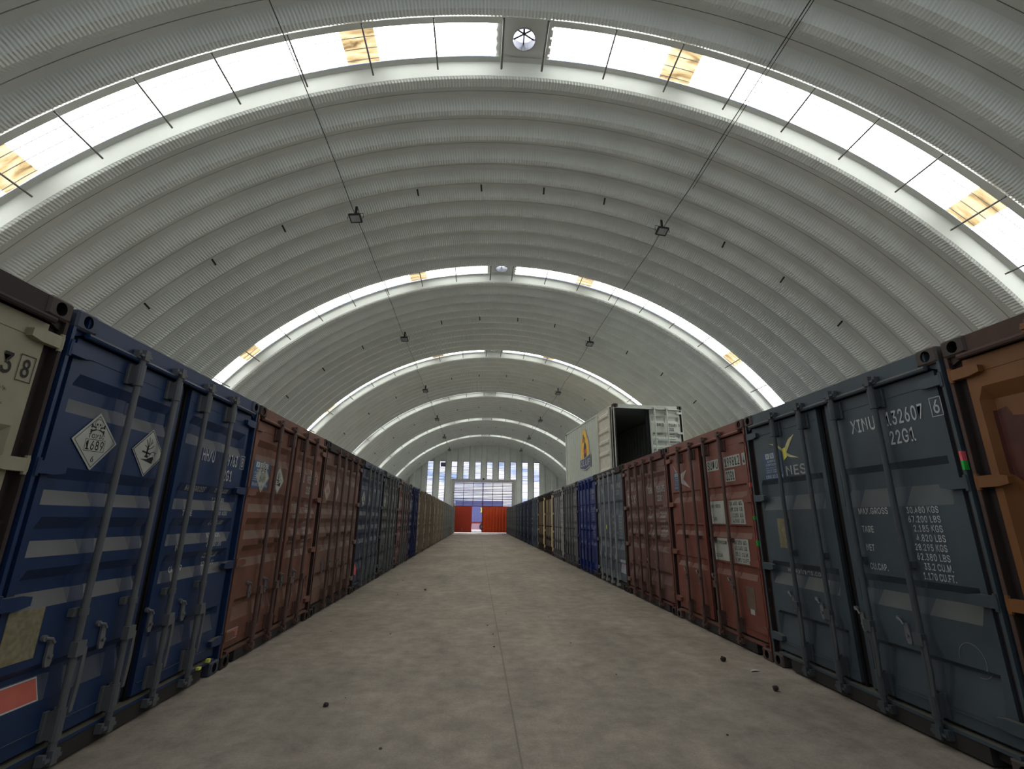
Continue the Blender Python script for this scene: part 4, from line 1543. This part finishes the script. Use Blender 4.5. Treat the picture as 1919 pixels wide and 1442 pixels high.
def make_lamp():
    t = thing('floodlight', (0, 0, 0), 0, 'x', 'floodlight', 'floodlights hanging from the roof')
    h = MB()
    W_, D_ = 0.28, 0.22
    # flat housing, glass facing down and towards the near end
    h.box(-W_ / 2, W_ / 2, -D_ / 2, D_ / 2, 0.012, 0.055)
    for xa, xb, ya, yb in ((-W_ / 2, W_ / 2, -D_ / 2, -D_ / 2 + 0.025), (-W_ / 2, W_ / 2, D_ / 2 - 0.025, D_ / 2), (-W_ / 2, -W_ / 2 + 0.025, -D_ / 2, D_ / 2), (W_ / 2 - 0.025, W_ / 2, -D_ / 2, D_ / 2)):
        h.box(xa, xb, ya, yb, -0.005, 0.014)
    for i in range(7):
        h.box(-0.12 + i * 0.04 - 0.004, -0.12 + i * 0.04 + 0.004, -0.09, 0.09, 0.055, 0.085)
    head = obj('housing', (h, steel_m), t, (0, 0, -0.34))
    head.rotation_euler = (math.radians(-28), 0, 0)
    g = MB()
    g.box(-W_ / 2 + 0.025, W_ / 2 - 0.025, -D_ / 2 + 0.025, D_ / 2 - 0.025, 0.004, 0.012)
    obj('glass', (g, mat('lamp_glass', (0.32, 0.33, 0.34), 0.15)), head)
    s = MB()
    s.tube([(-0.19, 0, -0.34), (-0.19, 0, -0.20), (0.19, 0, -0.20), (0.19, 0, -0.34)], 0.008, 6)
    s.box(-0.03, 0.03, -0.008, 0.008, -0.20, 0.0)
    s.tube([(0, 0.02, -0.19), (0.05, 0.06, -0.12), (0.02, 0.0, -0.02)], 0.01, 6)
    obj('bracket', (s, steel_m), t)
    return t


def copy_tree(o, parent=None):
    c = o.copy()
    col.objects.link(c)
    c.parent = parent
    for ch_ in list(o.children):
        copy_tree(ch_, c)
    return c


lamp0 = make_lamp()
first = True
for si, a in enumerate((-20.7, 19.6)):
    for k in range(6):
        o = lamp0 if first else copy_tree(lamp0)
        first = False
        x, z = arch_pt(a, RR + 0.02)
        o.location = (x, B0 + PER * k + 1.59 + 4 * 0.673 + 0.02, z)
        o.rotation_euler = (0, 0, math.radians(-8 if si == 0 else 10))
        o['label'] = 'black floodlight hanging from the %s side of the roof, %s from the camera' % (('left', 'right')[si], ('nearest', 'second', 'third', 'fourth', 'fifth', 'farthest')[k])

for si, a in enumerate((-21.2, 20.4)):
    mb = MB()
    pts = []
    rnd = random.Random(si)
    y = YNEAR + 0.3
    while y < YEND - 0.5:
        ph = ((y - B0) % PER) / PER
        x, z = arch_pt(a + rnd.uniform(-0.12, 0.12), RR - 0.03 - 0.05 * rnd.random())
        pts.append((x, y, z))
        y += 1.3
    mb.tube(pts, 0.009, 6)
    pts2 = [(p[0] + 0.05 + 0.02 * math.sin(i), p[1], p[2] - 0.01) for i, p in enumerate(pts)]
    if si == 1:
        mb.tube(pts2[:10], 0.007, 6)
    o = obj('power_cable', (mb, steel_m))
    tag(o, 'dark power cable linking the floodlights along the %s side of the roof' % ('left', 'right')[si], 'cable')

# small camera box over the far door
cb = MB()
cb.box(-0.10, 0.10, -0.12, 0.12, 0.0, 0.16)
cb.tube([(0, -0.12, 0.08), (0, -0.16, 0.08)], 0.05, 12)
o = obj('door_lamp', (cb, steel_m), None, (0.55, YEND - 0.26, DZ + 0.021))
tag(o, 'small dark lamp box on top of the surround of the far door', 'lamp')

# ------------------------------------------------------------------ litter on the floor
def pebble(name, x, y, s, mt, label, cat, flat=0.5, seed=0):
    rnd = random.Random(seed)
    bm = bmesh.new()
    bmesh.ops.create_icosphere(bm, subdivisions=2, radius=s)
    for v in bm.verts:
        v.co *= rnd.uniform(0.75, 1.2)
        v.co.z *= flat
    me = bpy.data.meshes.new(name)
    bm.to_mesh(me)
    bm.free()
    me.materials.append(mt)
    zmin = min(v.co.z for v in me.vertices)
    o = obj(name, me, None, (x, y, -zmin))
    tag(o, label, cat)
    return o


leaf_m = mat('dead_leaf', (0.035, 0.025, 0.02), 0.8)
stone_m = mat('grey_stone', (0.12, 0.11, 0.10), 0.8)
pebble('stone', -1.13, 4.30, 0.022, leaf_m, 'dark stone on the open floor at the lower left', 'stone', 0.6, 1)
pebble('stone', -1.02, 10.54, 0.03, stone_m, 'small stone on the middle of the aisle floor', 'stone', 0.5, 2)
pebble('clod', 2.61, 5.39, 0.028, leaf_m, 'small dark clod on the floor by the brick red container', 'clod', 0.9, 3)
pebble('clod', 2.62, 4.50, 0.025, leaf_m, 'small dark clod on the floor by the blue-grey container', 'clod', 0.9, 4)
rg = random.Random(11)
for i in range(16):
    gx, gy = rg.uniform(-1.9, 2.7), 3.4 + 9 * rg.random() ** 1.5
    o = pebble('grit', gx, gy, rg.uniform(0.006, 0.012), leaf_m if i % 2 else stone_m, 'tiny bit of grit scattered on the bare aisle floor', 'grit', 0.5, 20 + i)
    o['group'] = 'grit on the aisle floor'
paper_m = mat('paper_scrap', (0.55, 0.53, 0.48), 0.8)
for i, (x, y, s, lab) in enumerate(((2.75, 5.05, 0.05, 'pale scrap lying by the brick red container corner'), (1.15, 20.9, 0.10, 'white scrap on the aisle floor far ahead, right of the joint'))):
    mb = MB()
    rnd = random.Random(i + 5)
    n = 7
    pts = [(math.cos(2 * math.pi * q / n) * s * rnd.uniform(0.5, 1.2), math.sin(2 * math.pi * q / n) * s * rnd.uniform(0.4, 1)) for q in range(n)]
    mb.add([(px, py, 0.001 + rnd.uniform(0, 0.012)) for px, py in pts] + [(0, 0, 0.012)], [(q, (q + 1) % n, n) for q in range(n)])
    tag(obj('paper_scrap', (mb, paper_m), None, (x, y, 0.0)), lab, 'scrap')
